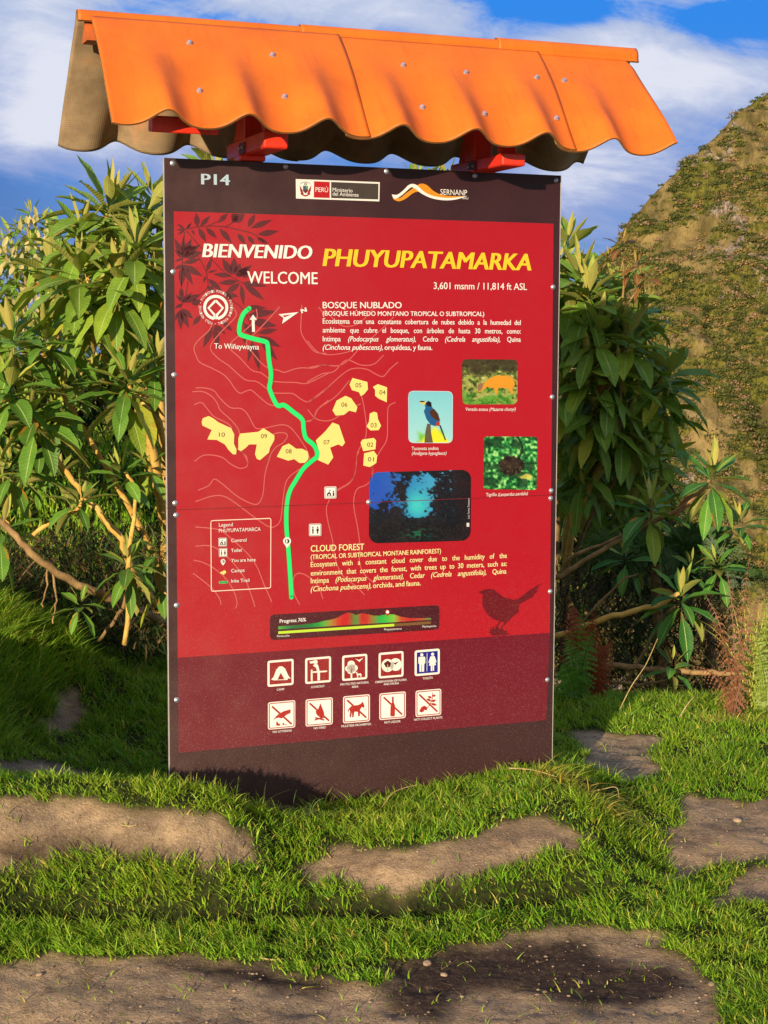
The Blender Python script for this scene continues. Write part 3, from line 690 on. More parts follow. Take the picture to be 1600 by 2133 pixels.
p.poly(wt[:-1]+wb[:-1], WHITE, 2); p.text('SERNANP', sg(1268, 182), sg(1490, 190), 11.5, WHITE, 3); p.text('PERÚ', sg(1448, 219), sg(1500, 222), 4, WHITE, 3); p.build('agency_logo')
# heritage emblem
p = PR(); ce = (449, 640.5)
p.line([(ce[0]+23.2*math.cos(a), ce[1]+23.2*math.sin(a)) for a in np.linspace(math.radians(100), math.radians(440), 40)], 5.2, WHITE, 5)
for sg_ in (-1, 1):
    p.line([c5(368+sg_*(0 if k else 0)+sg_*dx, y) for k, (dx, y) in enumerate([(0, 192), (80, 275), (14, 350), (14, 400)])], 4.2, WHITE, 5)
ring = 'PATRIMONIO MUNDIAL · PATRIMOINE MONDIAL · WORLD HERITAGE ·'
ring = 'PATRIMONIO MUNDIAL · PATRIMOINE MONDIAL · WORLD HERITAGE · '
n_ = len(ring)
for i, ch in enumerate(ring):
    if ch == ' ': continue
    a = math.radians(-90-62+360*i/n_); 
    pc = np.array([ce[0]+30.2*math.cos(a), ce[1]+31.5*math.sin(a)]); t = np.array([-math.sin(a), math.cos(a)])
    p.text(ch, tuple(pc-t*1.35), tuple(pc+t*1.35), 5.4, WHITE, 5)
p.build('heritage_emblem')
# legend
p = PR(); p.line(rrect([(439, 1084.5), (564, 1079.5), (563.5, 1224.5), (440, 1231.5)], 4), 1.6, lin((250, 225, 200)), 3, closed=True)
p.text('Legend', c8(303, 628), c8(418, 624), 7.5, WHITE, 4); p.text('PHUYUPATAMARCA', c8(303, 676), c8(650, 662), 7.5, WHITE, 4)
for t, x0, x1, y in [('Control', 405, 532, 757), ('Toilet', 405, 495, 841), ('You are here', 405, 608, 922), ('Camps', 405, 516, 1009), ('Inka Trail', 405, 556, 1093)]: p.text(t, c8(x0, y), c8(x1, y-6), 7, WHITE, 4, bold=0.004)
p.line([c8(312, 1092), c8(366, 1090)], 5, lin((120, 200, 120)), 4, True); p.line([c8(314, 1092), c8(364, 1090)], 3, lin((40, 190, 90)), 5, True)
p.poly([c8(*q) for q in [(315, 1005), (335, 1000), (345, 990), (362, 998), (362, 1015), (350, 1018), (345, 1032), (332, 1022), (318, 1020)]], SAND, 4); o = p.build('map_legend')
def pin(c, r, name='location_pin', parent=None, col=WHITE, inner=lin((40, 90, 60))):
    p = PR(); x, y = c
    p.poly([(x+r*math.cos(a), y+r*math.sin(a)) for a in np.linspace(math.radians(150), math.radians(390), 14)]+[(x, y+r*1.75)], col, 5); p.disc(c, r*0.62, r*0.62, inner, 6, 12)
    if col is WHITE: p.disc((x-r*0.12, y), r*0.22, r*0.5, WHITE, 7, 8)
    return p.build(name, parent)
pin(c8(870, 748), 8.2); pin(c8(337, 917), 5, parent=o)
def mini_icon(c, r, kind, parent=None):
    x, y = c; p = PR()
    p.poly(rrect(quad(x-r, y-r, x+r, y+r, -0.02), r*0.25), WHITE, 5); p.line(rrect(quad(x-r*.88, y-r*.88, x+r*.88, y+r*.88, -0.02), r*0.2), 0.9, lin((120, 100, 90)), 6, closed=True)
    if kind == 'toilet':
        for sx, w in ((-.38, .13), (.38, .2)):
            p.disc((x+sx*r, y-r*.45), r*.13, r*.13, BLACKISH, 6, 8); p.poly([(x+(sx-w*.8)*r, y-r*.25), (x+(sx+w*.8)*r, y-r*.25), (x+(sx+w)*r, y+r*.2), (x+(sx+.1)*r, y+r*.2), (x+(sx+.09)*r, y+r*.62), (x+(sx-.09)*r, y+r*.62), (x+(sx-.1)*r, y+r*.2), (x+(sx-w)*r, y+r*.2)], BLACKISH, 6)
    else:
        p.poly([(x-r*.6, y+r*.5), (x-r*.55, y+r*.1), (x-r*.2, y-r*.15), (x+r*.05, y+r*.1), (x+r*.1, y+r*.5), (x-r*.1, y+r*.5), (x-r*.15, y+r*.2), (x-r*.32, y+r*.2), (x-r*.4, y+r*.5)], BLACKISH, 6); p.line([(x-r*.2, y-r*.15), (x-r*.2, y-r*.45), (x+r*.1, y-r*.35)], 1.2, BLACKISH, 6)
        p.disc((x+r*.5, y-r*.2), r*.13, r*.13, BLACKISH, 6, 8); p.poly([(x+r*.35, y-r*.02), (x+r*.65, y-r*.02), (x+r*.62, y+r*.5), (x+r*.4, y+r*.5)], BLACKISH, 6); p.line([(x-r*.65, y+r*.58), (x+r*.7, y+r*.56)], 1.0, BLACKISH, 6)
    p.build('map_symbol', parent)
mini_icon(c8(1231, 344), 12.5, 'control'); mini_icon(c8(1104, 655), 12.8, 'toilet'); mini_icon(c8(334, 757), 9, 'control', o); mini_icon(c8(338, 844), 9, 'toilet', o)
# captions
def captions(o, o2, o3):
    p = PR(); p.text('Venado enano', (969, 855.5), (1016, 856), 7, WHITE, 4); p.text('(Mazama chunyi)', (1019, 856), (1073.5, 855.5), 7, WHITE, 4, shear=.25); p.build('photo_caption', o2); p = PR()
    p.text('Tucaneta andina', (857, 937.5), (913, 937), 7, WHITE, 4); p.text('(Andigena hypoglauca)', (857.5, 947.5), (929.5, 947), 7, WHITE, 4, shear=.25); p.build('photo_caption', o); p = PR()
    p.text('Tigrillo', (1012, 1034), (1034, 1033), 7, WHITE, 4); p.text('(Leopardus pardalis)', (1037, 1033.5), (1099, 1031), 7, WHITE, 4, shear=.25); p.build('photo_caption', o3)
# progress chart
p = PR(); p.poly(rrect([ci(88, 122), ci(1502, 40), ci(1500, 245), ci(90, 335)], 10), lin((92, 12, 34)), 1); o = p.build('progress_chart')
p = PR()
xs = np.array([158, 260, 340, 420, 480, 540, 600, 650, 690, 735, 770, 805, 850, 900, 950, 1000, 1060, 1120, 1180, 1260, 1340, 1430]); yt = np.array([218, 212, 204, 196, 188, 172, 162, 146, 122, 102, 108, 124, 108, 116, 128, 130, 118, 118, 138, 150, 150, 147])
yb = 244-(xs-158)*(80/1272.0)
gc = [(90, 190, 80), (30, 150, 80), (20, 130, 70), (30, 150, 70), (30, 170, 70), (90, 190, 70), (190, 150, 60), (235, 80, 40), (240, 40, 36), (240, 30, 36), (170, 110, 50), (60, 170, 70), (230, 50, 40), (235, 60, 40), (150, 150, 60), (40, 190, 80), (70, 200, 70), (130, 200, 60), (230, 90, 50), (235, 50, 40), (220, 90, 50), (90, 160, 80)]
vs = []; cs = []
for x, a, b, c in zip(xs, yt, yb, gc): vs += [L(*ci(x, a)), L(*ci(x, b))]; cs += [lin(c)]*2
p.raw(vs, [(2*i, 2*i+1, 2*i+3, 2*i+2) for i in range(len(xs)-1)], cs, 2)
p.poly([ci(158, 260), ci(1124, 196), ci(1124, 218), ci(158, 282)], lin((196, 230, 60)), 2); p.poly([ci(1126, 196), ci(1430, 176), ci(1430, 198), ci(1126, 218)], lin((150, 110, 54)), 2)
p.text('Progress 76%', ci(170, 190), ci(388, 176), 7.5, WHITE, 3, bold=0.02); p.text('Pacaicucho', ci(148, 308), ci(252, 302), 4.2, WHITE, 3); p.text('Phuyupatamarca', ci(1040, 252), ci(1186, 244), 4.2, WHITE, 3); p.text('Machupicchu', ci(1358, 228), ci(1474, 222), 4.2, WHITE, 3); p.build('elevation_profile', o)
pin(ci(1066, 98), 5.2, 'location_pin', o, lin((236, 50, 36)), WHITE)
# bird silhouette
p = PR(); DK = lin((132, 6, 28))
p.poly([cb(*q) for q in [(1090, 356), (1112, 352), (1128, 344), (1160, 338), (1190, 344), (1215, 365), (1250, 390), (1310, 405), (1340, 396), (1400, 350), (1450, 318), (1482, 306), (1450, 330), (1466, 328), (1440, 352), (1458, 350), (1425, 380), (1432, 384), (1380, 412), (1345, 432), (1338, 460), (1340, 480), (1300, 510), (1280, 532), (1270, 540), (1240, 575), (1226, 585), (1252, 540), (1230, 538), (1205, 580), (1195, 575), (1222, 536), (1180, 520), (1145, 490), (1120, 440), (1118, 400), (1122, 375)]], DK, 1)
p.poly([cb(*q) for q in [(1155, 604), (1168, 596), (1160, 580), (1176, 584), (1182, 566), (1196, 582), (1215, 566), (1222, 584), (1245, 578), (1250, 594), (1276, 590), (1262, 604), (1290, 612), (1262, 619), (1200, 624), (1170, 620), (1172, 610)]], DK, 1); p.build('bird_silhouette')
# --- printed photographs ---
def photo(name, corners, rad, fn, N=64, layer=2):
    """rounded grid, fn(s,t) -> rgb 0..255 per point, s right, t down"""
    c = np.array(corners, float)
    s = np.linspace(0, 1, N); ss, tt = np.meshgrid(s, s, indexing='ij')
    wpx = np.linalg.norm(c[1]-c[0]); hpx = np.linalg.norm(c[3]-c[0])
    X = ss*wpx; Y = tt*hpx
    cx_ = np.clip(X, rad, wpx-rad); cy_ = np.clip(Y, rad, hpx-rad); dx = X-cx_; dy = Y-cy_; m_ = np.maximum(np.abs(dx), np.abs(dy)); l_ = np.hypot(dx, dy)+1e-9
    k = np.where((np.abs(dx) > 1e-6) & (np.abs(dy) > 1e-6), m_/l_, 1.0); X = cx_+dx*k; Y = cy_+dy*k
    a = X/wpx; b = Y/hpx
    P = c[0]+(c[1]-c[0])*(a*(1-b))[..., None]+(c[2]-c[0])*(a*b)[..., None]+(c[3]-c[0])*((1-a)*b)[..., None]
    rgb = np.minimum(lin(np.clip(fn(a, b), 0, 255))*1.1, 0.98)
    p = PR(); pts = [L(*q) for q in P.reshape(-1, 2)]
    I = np.arange(N*N).reshape(N, N); F = np.stack([I[:-1, :-1], I[1:, :-1], I[1:, 1:], I[:-1, 1:]], -1).reshape(-1, 4)
    p.raw(pts, F.tolist(), rgb.reshape(-1, 3), layer); return p.build(name)
def mixc(a, b, t): return np.asarray(a, float)*(1-t[..., None])+np.asarray(b, float)*t[..., None]
def ramp(n, cols):
    n = np.clip(n, 0, 0.9999)*(len(cols)-1); i = n.astype(int); f = n-i; c = np.array(cols, float); return c[i]*(1-f[..., None])+c[i+1]*f[..., None]
def ph_bird(a, b):
    c = mixc((120, 196, 208), (160, 214, 214), b); n = fbm(a*5, b*5, 3)
    g_ = sstep(b+0.5*(n-0.5)+0.35*np.abs(a-0.5)*-1, 0.70, 0.9); c = mixc2(c, (110, 190, 50), g_*sstep(a, 0.12, .3)*sstep(a, .85, .7)); c = mixc2(c, (230, 220, 40), sstep(b-np.abs(a-.6)*.9, .62, .75)); return c
def mixc2(c, col, t): return c*(1-t[..., None])+np.array(col, float)*t[..., None]
def ph_deer(a, b):
    n = fbm(a*22, b*22, 5, 3); m_ = fbm(a*9, b*9, 9, 3)
    c = ramp((n-0.25)*1.8, [(40, 60, 18), (100, 130, 44), (180, 170, 90), (120, 180, 56), (240, 230, 180)])
    c = mixc2(c, (58, 46, 26), sstep(b+(m_-.5)*.5, .42, .15)*.8); c = mixc2(c, (190, 150, 100), sstep(n, .62, .72)*sstep(b, .3, .5)*.7); return mixc2(c, (70, 170, 40), sstep(b+(m_-.5)*.8, .72, .9)*.6)
def ph_cat(a, b):
    n = fbm(a*20, b*20, 15, 3); m_ = fbm(a*7, b*7, 19, 3)
    c = ramp((n-0.22)*1.9, [(6, 56, 24), (14, 104, 46), (34, 150, 66), (84, 186, 88), (170, 220, 130)]); c = mixc2(c, (8, 60, 26), sstep(m_, .45, .62)*.7); c = mixc2(c, (16, 50, 24), sstep(np.abs(a-.62-.1*np.sin(b*7)), .03, .01)*sstep(b, .5, .4))
    d = ((a-.52)/.24)**2+((b-.55)/.2)**2; t = sstep(d+(n-.5)*.7, 1.05, .75); c = mixc2(c, (54, 42, 26), t); c = mixc2(c, (120, 100, 64), t*sstep(fbm(a*26, b*26, 35, 2), .56, .66)*.6); c = mixc2(c, (16, 12, 8), t*sstep(fbm(a*30, b*30, 31, 2), .52, .6)); return mixc2(c, (220, 200, 90), sstep(((a-.75)/.16)**2+((b-.75)/.06)**2+(m_-.5)*2, 1, .6)*.8)
def ph_forest(a, b):
    n = fbm(a*18, b*13, 41, 4, .65); n2 = fbm(a*40, b*28, 43, 3, .6); m_ = fbm(a*6, b*6, 47, 3)
    c = mixc((8, 96, 214), (70, 170, 210), sstep(a-.3*b, 0, .7)); glow = np.exp(-((a-.47)/.16)**2-((b-.48)/.26)**2); c = mixc2(c, (60, 196, 196), glow)
    gap1 = np.exp(-((a-.10)/.16)**2-((b-.12)/.22)**2); gap2 = np.exp(-((a-.47)/.13)**2-((b-.42)/.22)**2); gap3 = np.exp(-((a-.55)/.10)**2-((b-.13)/.10)**2); gap4 = np.exp(-((a-.06)/.08)**2-((b-.45)/.14)**2)
    tree = sstep(.62+.75*(n-.5)+.5*(n2-.5)-.62*gap1-.60*gap2-.42*gap3-.30*gap4+.25*sstep(b, .6, .8), .36, .46)
    dk = mixc((8, 16, 26), (16, 60, 70), sstep(n2, .5, .72)*(.3+.7*glow)); c = c*(1-tree[..., None])+dk*tree[..., None]
    c = mixc2(c, (12, 12, 20), sstep(a, .80, .92)*.9); c = mixc2(c, (14, 12, 18), sstep(b, .68, .82)*.75); return mixc2(c, (18, 120, 80), sstep(n2, .5, .65)*np.exp(-((a-.48)/.16)**2-((b-.88)/.09)**2))
o = photo('printed_photo', [(850, 814), (943, 815), (942.5, 923), (850.5, 922.5)], 11, ph_bird, 40); o['label'] = 'printed picture of a blue toucan perched on a stump'
def bird():
    p = PR(); q = lambda *l: [c7(*t) for t in l]
    p.line(rrect([(850.6, 814.6), (942.4, 815.6), (942, 922.4), (851, 922)], 11), 1.2, lin((190, 220, 230)), 3, closed=True)
    p.poly(q((722, 540), (728, 470), (740, 420), (760, 425), (762, 470), (775, 540)), lin((120, 110, 80)), 3)
    p.poly(q((722, 300), (745, 282), (762, 292), (768, 320), (800, 355), (818, 400), (800, 420), (790, 438), (760, 428), (735, 395), (718, 345), (728, 325)), lin((28, 110, 170)), 4)
    p.poly(q((725, 300), (745, 280), (764, 292), (764, 318), (745, 315)), lin((16, 20, 26)), 5); p.poly(q((684, 286), (705, 280), (728, 284), (735, 305), (715, 305)), lin((226, 196, 90)), 5); p.poly(q((684, 286), (705, 280), (728, 284), (710, 290)), lin((30, 30, 30)), 6)
    p.poly(q((752, 345), (780, 330), (805, 360), (818, 405), (790, 398), (762, 375)), lin((96, 50, 26)), 5); p.poly(q((795, 415), (815, 405), (816, 435), (795, 436)), lin((230, 60, 30)), 5); p.poly(q((812, 432), (822, 432), (854, 522), (848, 526)), lin((30, 60, 70)), 5); p.build('bird_figure', o)
bird()
o2 = photo('printed_photo', [(962, 748), (1078, 749), (1077.5, 842), (963, 842.5)], 10, ph_deer, 72); o2['label'] = 'printed picture of an orange deer grazing'
p = PR(); q = lambda *l: [c7(*t) for t in l]
p.poly(q((1050, 185), (1068, 168), (1085, 182), (1110, 150), (1160, 126), (1230, 124), (1270, 140), (1282, 180), (1265, 205), (1270, 240), (1258, 240), (1240, 205), (1180, 200), (1172, 240), (1160, 240), (1152, 205), (1110, 195), (1080, 215), (1060, 228), (1048, 215)), lin((236, 160, 40)), 3); p.poly(q((1050, 185), (1068, 168), (1085, 185), (1070, 215), (1052, 222)), lin((170, 130, 100)), 4); p.build('deer_figure', o2)
o3 = photo('printed_photo', [(1008, 909), (1119, 909.5), (1118, 1020.5), (1007, 1019)], 6, ph_cat, 72); o3['label'] = 'printed picture of a dark spotted wild cat among bright leaves'
o4 = photo('printed_photo', [(769, 984), (981, 978), (980, 1126), (768, 1132)], 20, ph_forest, 96); o4['label'] = 'printed picture of dark cloud forest with a misty gap'
p = PR(); s_ = 'Luis Torres Tarazona'; 
p.text(s_, (977.5, 1080), (977.5, 1038), 4.2, lin((220, 220, 220)), 4); p.poly([(971.5, 1089), (977, 1089), (977, 1097), (971.5, 1097)], lin((220, 220, 220)), 4); p.build('photo_credit', o4)
captions(o, o2, o3)
# --- pictograms ---
def icon(x0, y0, x1, y1, frame, inner, cap, lines, draw, ring=None, sk=-0.085, label=None):
    p = PR(); Q = quad(x0, y0, x1, y1, sk); p.poly(rrect([ci(*t) for t in Q], 5), frame, 1)
    k = 18 if ring is None else 8
    Q2 = quad(x0+k, y0+k-(k*0.0), x1-k, y1-k, sk); Q2 = [(a, b+sk*k) for a, b in Q2]
    p.poly(rrect([ci(*t) for t in Q2], 1.0 if ring is None else 4), inner if ring is None else ring, 2)
    if ring is not None:
        k = 15; Q3 = [(a, b+sk*k) for a, b in quad(x0+k, y0+k, x1-k, y1-k, sk)]; p.poly(rrect([ci(*t) for t in Q3], 3), inner, 3)
    o = p.build('pictogram', label=label)
    p = PR(); draw(p); p.build('pictogram_symbol', o)
    p = PR()
    for (t, xa, xb, y) in lines: p.text(t, ci(xa, y), ci(xb, y+sk*(xb-xa)), 4.4, WHITE, 2, bold=0.01)
    p.build('pictogram_caption', o)
RD = lin((190, 30, 36)); PK = lin((226, 44, 34)); IW = lin((252, 244, 228)); G = lambda p, pts, c, l=4: p.poly([ci(*t) for t in pts], c, l)
Ln = lambda p, pts, w, c, l=4, r_=False: p.line([ci(*t) for t in pts], w, c, l, r_)
def d_camp(p): G(p, [(90, 668), (118, 640), (140, 580), (165, 552), (190, 550), (215, 570), (240, 625), (262, 655), (240, 650), (235, 664), (118, 668), (100, 660)], IW, 3); G(p, [(150, 662), (178, 605), (208, 658)], RD, 4)
def d_look(p):
    p.disc(ci(468, 515), 4.6, 4.6, IW, 3, 12); G(p, [(416, 512), (470, 500), (488, 520), (425, 528)], IW, 4); G(p, [(445, 545), (470, 525), (490, 540), (502, 590), (505, 665), (490, 670), (484, 600), (470, 560)], IW, 3); Ln(p, [(436, 672), (436, 585)], 3.6, IW, 3, True); Ln(p, [(440, 600), (560, 592)], 3.0, IW, 3, True); Ln(p, [(494, 590), (494, 668)], 5, IW, 4)
def d_nat(p):
    for x, y, r_ in ((740, 570, 6.5), (765, 535, 8), (792, 565, 7), (755, 590, 6), (785, 590, 5), (765, 570, 9)): p.disc(ci(x, y), r_, r_, IW, 3, 14)
    Ln(p, [(767, 585), (767, 650)], 3.4, IW, 3); Ln(p, [(767, 606), (767, 560)], 1.0, RD, 4); Ln(p, [(767, 590), (750, 570)], 0.9, RD, 4); Ln(p, [(767, 585), (785, 568)], 0.9, RD, 4)
    G(p, [(800, 488), (830, 497), (868, 478), (845, 502), (835, 515), (822, 505)], IW, 3); G(p, [(803, 600), (815, 600), (818, 612), (845, 610), (852, 620), (848, 640), (842, 640), (840, 625), (824, 626), (822, 644), (815, 644), (812, 620)], IW, 3)
def d_obs(p):
    p.disc(ci(1068, 544), 12.8, 13.5, IW, 3, 22); p.disc(ci(1135, 536), 12.8, 13.2, IW, 3, 22)
    for x, y in ((1052, 530), (1068, 518), (1082, 528), (1060, 545), (1076, 545)): p.disc(ci(x, y), 3.6, 3.6, lin((120, 20, 24)), 4, 10)
    Ln(p, [(1068, 590), (1068, 535)], 1.6, lin((230, 190, 90)), 5); G(p, [(1100, 516), (1128, 522), (1165, 508), (1142, 528), (1134, 538), (1122, 528)], lin((60, 30, 30)), 4)
def d_toil(p):
    p.disc(ci(1353, 455), 3.4, 3.4, IW, 3, 12); G(p, [(1330, 472), (1376, 470), (1382, 480), (1382, 525), (1374, 528), (1372, 595), (1355, 596), (1354, 540), (1350, 540), (1350, 597), (1334, 597), (1332, 530), (1324, 528), (1324, 480)], IW, 3); Ln(p, [(1397, 440), (1396, 592)], 1.0, IW, 3)
    p.disc(ci(1443, 450), 3.4, 3.4, IW, 3, 12); G(p, [(1425, 468), (1460, 466), (1476, 515), (1468, 520), (1456, 490), (1472, 540), (1456, 542), (1455, 588), (1444, 589), (1443, 545), (1440, 545), (1440, 590), (1428, 590), (1427, 545), (1412, 545), (1428, 495), (1416, 524), (1408, 520)], IW, 3)
def d_lit(p): G(p, [(112, 1000), (140, 965), (165, 945), (200, 925), (260, 908), (258, 940), (225, 955), (205, 970), (185, 985), (160, 978), (135, 985)], PK, 4); G(p, [(140, 1015), (150, 1010), (155, 1025), (172, 1030), (172, 1045), (140, 1045)], PK, 4); G(p, [(190, 1030), (200, 1020), (210, 1035), (196, 1042)], PK, 4); G(p, [(214, 1034), (228, 1032), (226, 1040), (216, 1040)], PK, 4); Ln(p, [(104, 884), (268, 1032)], 3.2, PK, 5)
def d_fire(p): G(p, [(468, 925), (490, 905), (508, 858), (522, 895), (535, 925), (540, 950), (520, 985), (495, 970), (475, 950)], PK, 4); Ln(p, [(460, 998), (545, 972)], 2.6, PK, 4); Ln(p, [(462, 978), (540, 998)], 2.6, PK, 4); Ln(p, [(418, 858), (580, 1004)], 3.2, PK, 5)
def d_mule(p): G(p, [(735, 918), (752, 895), (768, 880), (825, 872), (846, 862), (858, 845), (866, 855), (876, 885), (868, 895), (852, 890), (838, 912), (836, 965), (822, 968), (820, 930), (790, 928), (784, 975), (772, 975), (770, 930), (762, 975), (750, 972), (756, 925), (748, 910), (738, 935)], PK, 4); Ln(p, [(868, 890), (872, 908), (885, 912), (892, 900)], 0.8, lin((150, 150, 150)), 4); Ln(p, [(730, 832), (890, 978)], 3.2, PK, 5)
def d_liq(p): G(p, [(1104, 805), (1118, 804), (1119, 850), (1130, 880), (1128, 962), (1118, 968), (1098, 968), (1090, 960), (1092, 885), (1104, 852)], PK, 4); Ln(p, [(1034, 808), (1188, 952)], 3.2, PK, 5)
def d_plant(p):
    Ln(p, [(1385, 915), (1420, 870), (1440, 820), (1442, 770)], 1.4, PK, 4)
    for a, b in (((1436, 815), (1400, 800)), ((1432, 840), (1388, 820)), ((1440, 800), (1470, 790)), ((1430, 845), (1475, 830)), ((1425, 860), (1482, 875))): leaf_px(p, ci(*a), ci(*b), 2.6, PK, 4)
    G(p, [(1330, 925), (1350, 890), (1375, 878), (1400, 895), (1395, 915), (1370, 915), (1372, 925), (1350, 935)], PK, 4); Ln(p, [(1330, 785), (1482, 928)], 3.2, PK, 5)
icon(68, 506, 286, 724, IW, RD, 1, [('CAMP', 146, 208, 755)], d_camp); icon(382, 484, 598, 700, IW, RD, 1, [('LOOKOUT', 432, 544, 733)], d_look)
icon(690, 463, 900, 675, IW, RD, 1, [('PROTECTED NATURAL', 676, 914, 712), ('AREA', 770, 826, 732)], d_nat); icon(994, 440, 1202, 654, IW, RD, 1, [('OBSERVATION OF FLORA', 966, 1228, 692), ('AND FAUNA', 1036, 1164, 710)], d_obs)
icon(1294, 420, 1504, 634, IW, lin((10, 20, 170)), 1, [('TOILETS', 1360, 1444, 662)], d_toil)
icon(72, 852, 300, 1080, IW, lin((253, 250, 240)), 1, [('NO LITTERING', 112, 270, 1107)], d_lit, PK); icon(386, 828, 612, 1054, IW, lin((253, 250, 240)), 1, [('NO FIRES', 454, 552, 1076)], d_fire, PK)
icon(698, 802, 922, 1028, IW, lin((253, 250, 240)), 1, [('MULETEER PROHIBITED', 684, 930, 1060)], d_mule, PK); icon(1000, 778, 1220, 1000, IW, lin((253, 250, 240)), 1, [('NOT LIQUOR', 1042, 1176, 1028)], d_liq, PK)
icon(1302, 755, 1516, 974, IW, lin((253, 250, 240)), 1, [('NOT COLLECT PLANTS', 1290, 1524, 1005)], d_plant, PK)
# ------------------------------------------------------------------ terrain
CT = []
def ct(px, py, d): CT.append(wp(px, py, d))
def cz(x, y, z): CT.append(np.array([x, y, z], float))
for x in (-200, 200, 600, 1000, 1400, 1800): ct(x, 2133, 3.41)
for x in (-3, 0, 3):
    for y in (-4, 0, 2): cz(x, y, 0.02)
for q in [(100, 1990, 3.74), (100, 1930, 3.90), (100, 1903, 3.95), (100, 1800, 4.02), (100, 1670, 4.17), (100, 1618, 4.30), (100, 1690, 4.6), (100, 1585, 5.25), (0, 1500, 5.5), (-20, 1400, 5.7), (0, 1265, 6.1), (110, 1330, 6.15), (-150, 1215, 6.1), (190, 1480, 5.9), (215, 1400, 6.7),
          (300, 1988, 3.75), (300, 1925, 3.91), (300, 1900, 3.96), (300, 1802, 4.03), (300, 1678, 4.18), (300, 1628, 4.30), (300, 1700, 4.6), (300, 1480, 6.0),
          (450, 1990, 3.75), (450, 1925, 3.91), (450, 1898, 3.96), (450, 1812, 4.03), (450, 1685, 4.20), (450, 1656, 4.30), (450, 1695, 4.53),
          (525, 1765, 4.15), (515, 1700, 4.24), (590, 1705, 4.46), (600, 1795, 4.21), (620, 1850, 4.08), (620, 1925, 3.94), (700, 1700, 4.55),
          (800, 2050, 3.62), (800, 1960, 3.85), (800, 1905, 3.97), (800, 1838, 4.05), (800, 1765, 4.20), (800, 1692, 4.56), (800, 1640, 5.1),
          (1000, 1950, 3.9), (1000, 1905, 4.0), (1000, 1850, 4.07), (1000, 1795, 4.13), (1000, 1722, 4.32), (1000, 1665, 4.66),
          (1200, 1925, 3.97), (1200, 1855, 4.11), (1200, 1768, 4.22), (1220, 1668, 4.5), (1180, 1612, 4.85), (1270, 1700, 4.58),
          (1330, 1900, 4.05), (1330, 1790, 4.42), (1320, 1690, 4.78), (1500, 2000, 3.76), (1500, 1880, 4.13), (1500, 1750, 4.6), (1500, 1640, 5.1), (1450, 1550, 5.6), (1300, 1560, 5.55), (1500, 1490, 6.05), (1300, 1480, 6.1), (1700, 1500, 6.0), (1700, 1800, 4.4),
          (200, 1340, 7.3), (60, 1150, 7.8), (200, 1050, 8.3), (200, 920, 9.3), (0, 900, 9.2), (350, 960, 9.0), (800, 1350, 7.2)]: ct(*q)
for q in [(-1.55, 4.3, .52), (-2.1, 5, .62), (-1.6, 3.5, .30), (-2.5, 6.5, .75), (-3, 9, .9), (-2.2, 10.6, .85), (-1.2, 10.6, .55), (-3.6, 11, .85), (-2, 12.5, .5), (-1, 12.5, .1), (0.2, 8.6, -.25), (.2, 10.5, -.5), (2, 4, 0), (2.6, 6, .08), (3.5, 8, -.2), (.9, 6.6, -.05), (1.5, 6.6, -.05), (1.3, 7.3, -.32), (1.5, 8.4, -.7), (.7, 7.4, -.25), (1.6, 10, -1.7), (2.5, 13, -4.2), (0, 14, -2.6), (-2, 15, -.3), (-4, 4, .8), (4, 3, -.1), (-4, 0, .3), (4, 0, 0)]: cz(*q)
CT = np.array(CT)
def tps_fit(P, z, reg=2e-3):
    n = len(P); d = np.linalg.norm(P[:, None]-P[None], axis=2); K = np.where(d > 0, d*d*np.log(d+1e-12), 0)+np.eye(n)*reg
    A = np.zeros((n+3, n+3)); A[:n, :n] = K; A[:n, n] = 1; A[:n, n+1:] = P; A[n, :n] = 1; A[n+1:, :n] = P.T
    return np.linalg.solve(A, np.concatenate([z, [0, 0, 0]]))
TW = tps_fit(CT[:, :2], CT[:, 2])
def h0(x, y):
    x = np.asarray(x, float); y = np.asarray(y, float); sh = x.shape
    xx = np.clip(x.ravel(), -7, 7); yy = np.clip(y.ravel(), -6, 16); n = len(CT); out = np.empty(len(xx))
    for i in range(0, len(xx), 40000):
        a, b = xx[i:i+40000], yy[i:i+40000]; d2 = (a[:, None]-CT[None, :, 0])**2+(b[:, None]-CT[None, :, 1])**2
        out[i:i+40000] = (0.5*d2*np.log(d2+1e-12))@TW[:n]+TW[n]+TW[n+1]*a+TW[n+2]*b
    z = out.reshape(sh)
    r = np.hypot(x, np.maximum(y-2, (2-y)*0.35)); far = sstep(r, 9, 60)
    return z*(1-far) + (-62 + 14*(fbm(x/90, y/90, 71)-.5))*far
SOIL = [[(-60, 1660), (150, 1666), (350, 1688), (480, 1690), (520, 1735), (560, 1792), (440, 1802), (300, 1778), (150, 1784), (60, 1806), (-60, 1818)],
        [(640, 1800), (720, 1762), (830, 1775), (960, 1742), (1060, 1712), (1160, 1706), (1238, 1745), (1190, 1770), (1100, 1790), (950, 1832), (850, 1858), (720, 1845), (650, 1838)],
        [(-400, 2010), (-60, 2006), (150, 1990), (400, 1984), (560, 2010), (700, 2042), (800, 2055), (870, 2110), (900, 2500), (-400, 2500)],
        [(800, 2022), (900, 1985), (1060, 1942), (1250, 1926), (1390, 1935), (1412, 1980), (1500, 2050), (1540, 2500), (840, 2500), (830, 2100)],
        [(1400, 1680), (1440, 1652), (1560, 1670), (1900, 1650), (1900, 1775), (1700, 1780), (1480, 1802), (1400, 1840), (1378, 1800), (1395, 1730)],
        [(1480, 1872), (1560, 1822), (1700, 1770), (1900, 1760), (1900, 1880), (1500, 1884)],
        [(1180, 1525), (1280, 1520), (1390, 1540), (1360, 1580), (1372, 1622), (1262, 1622), (1200, 1576)],
        [(-400, 1565), (60, 1580), (170, 1600), (215, 1628), (60, 1612), (-400, 1606)], [(110, 1430), (165, 1440), (180, 1500), (120, 1530), (90, 1500)]]
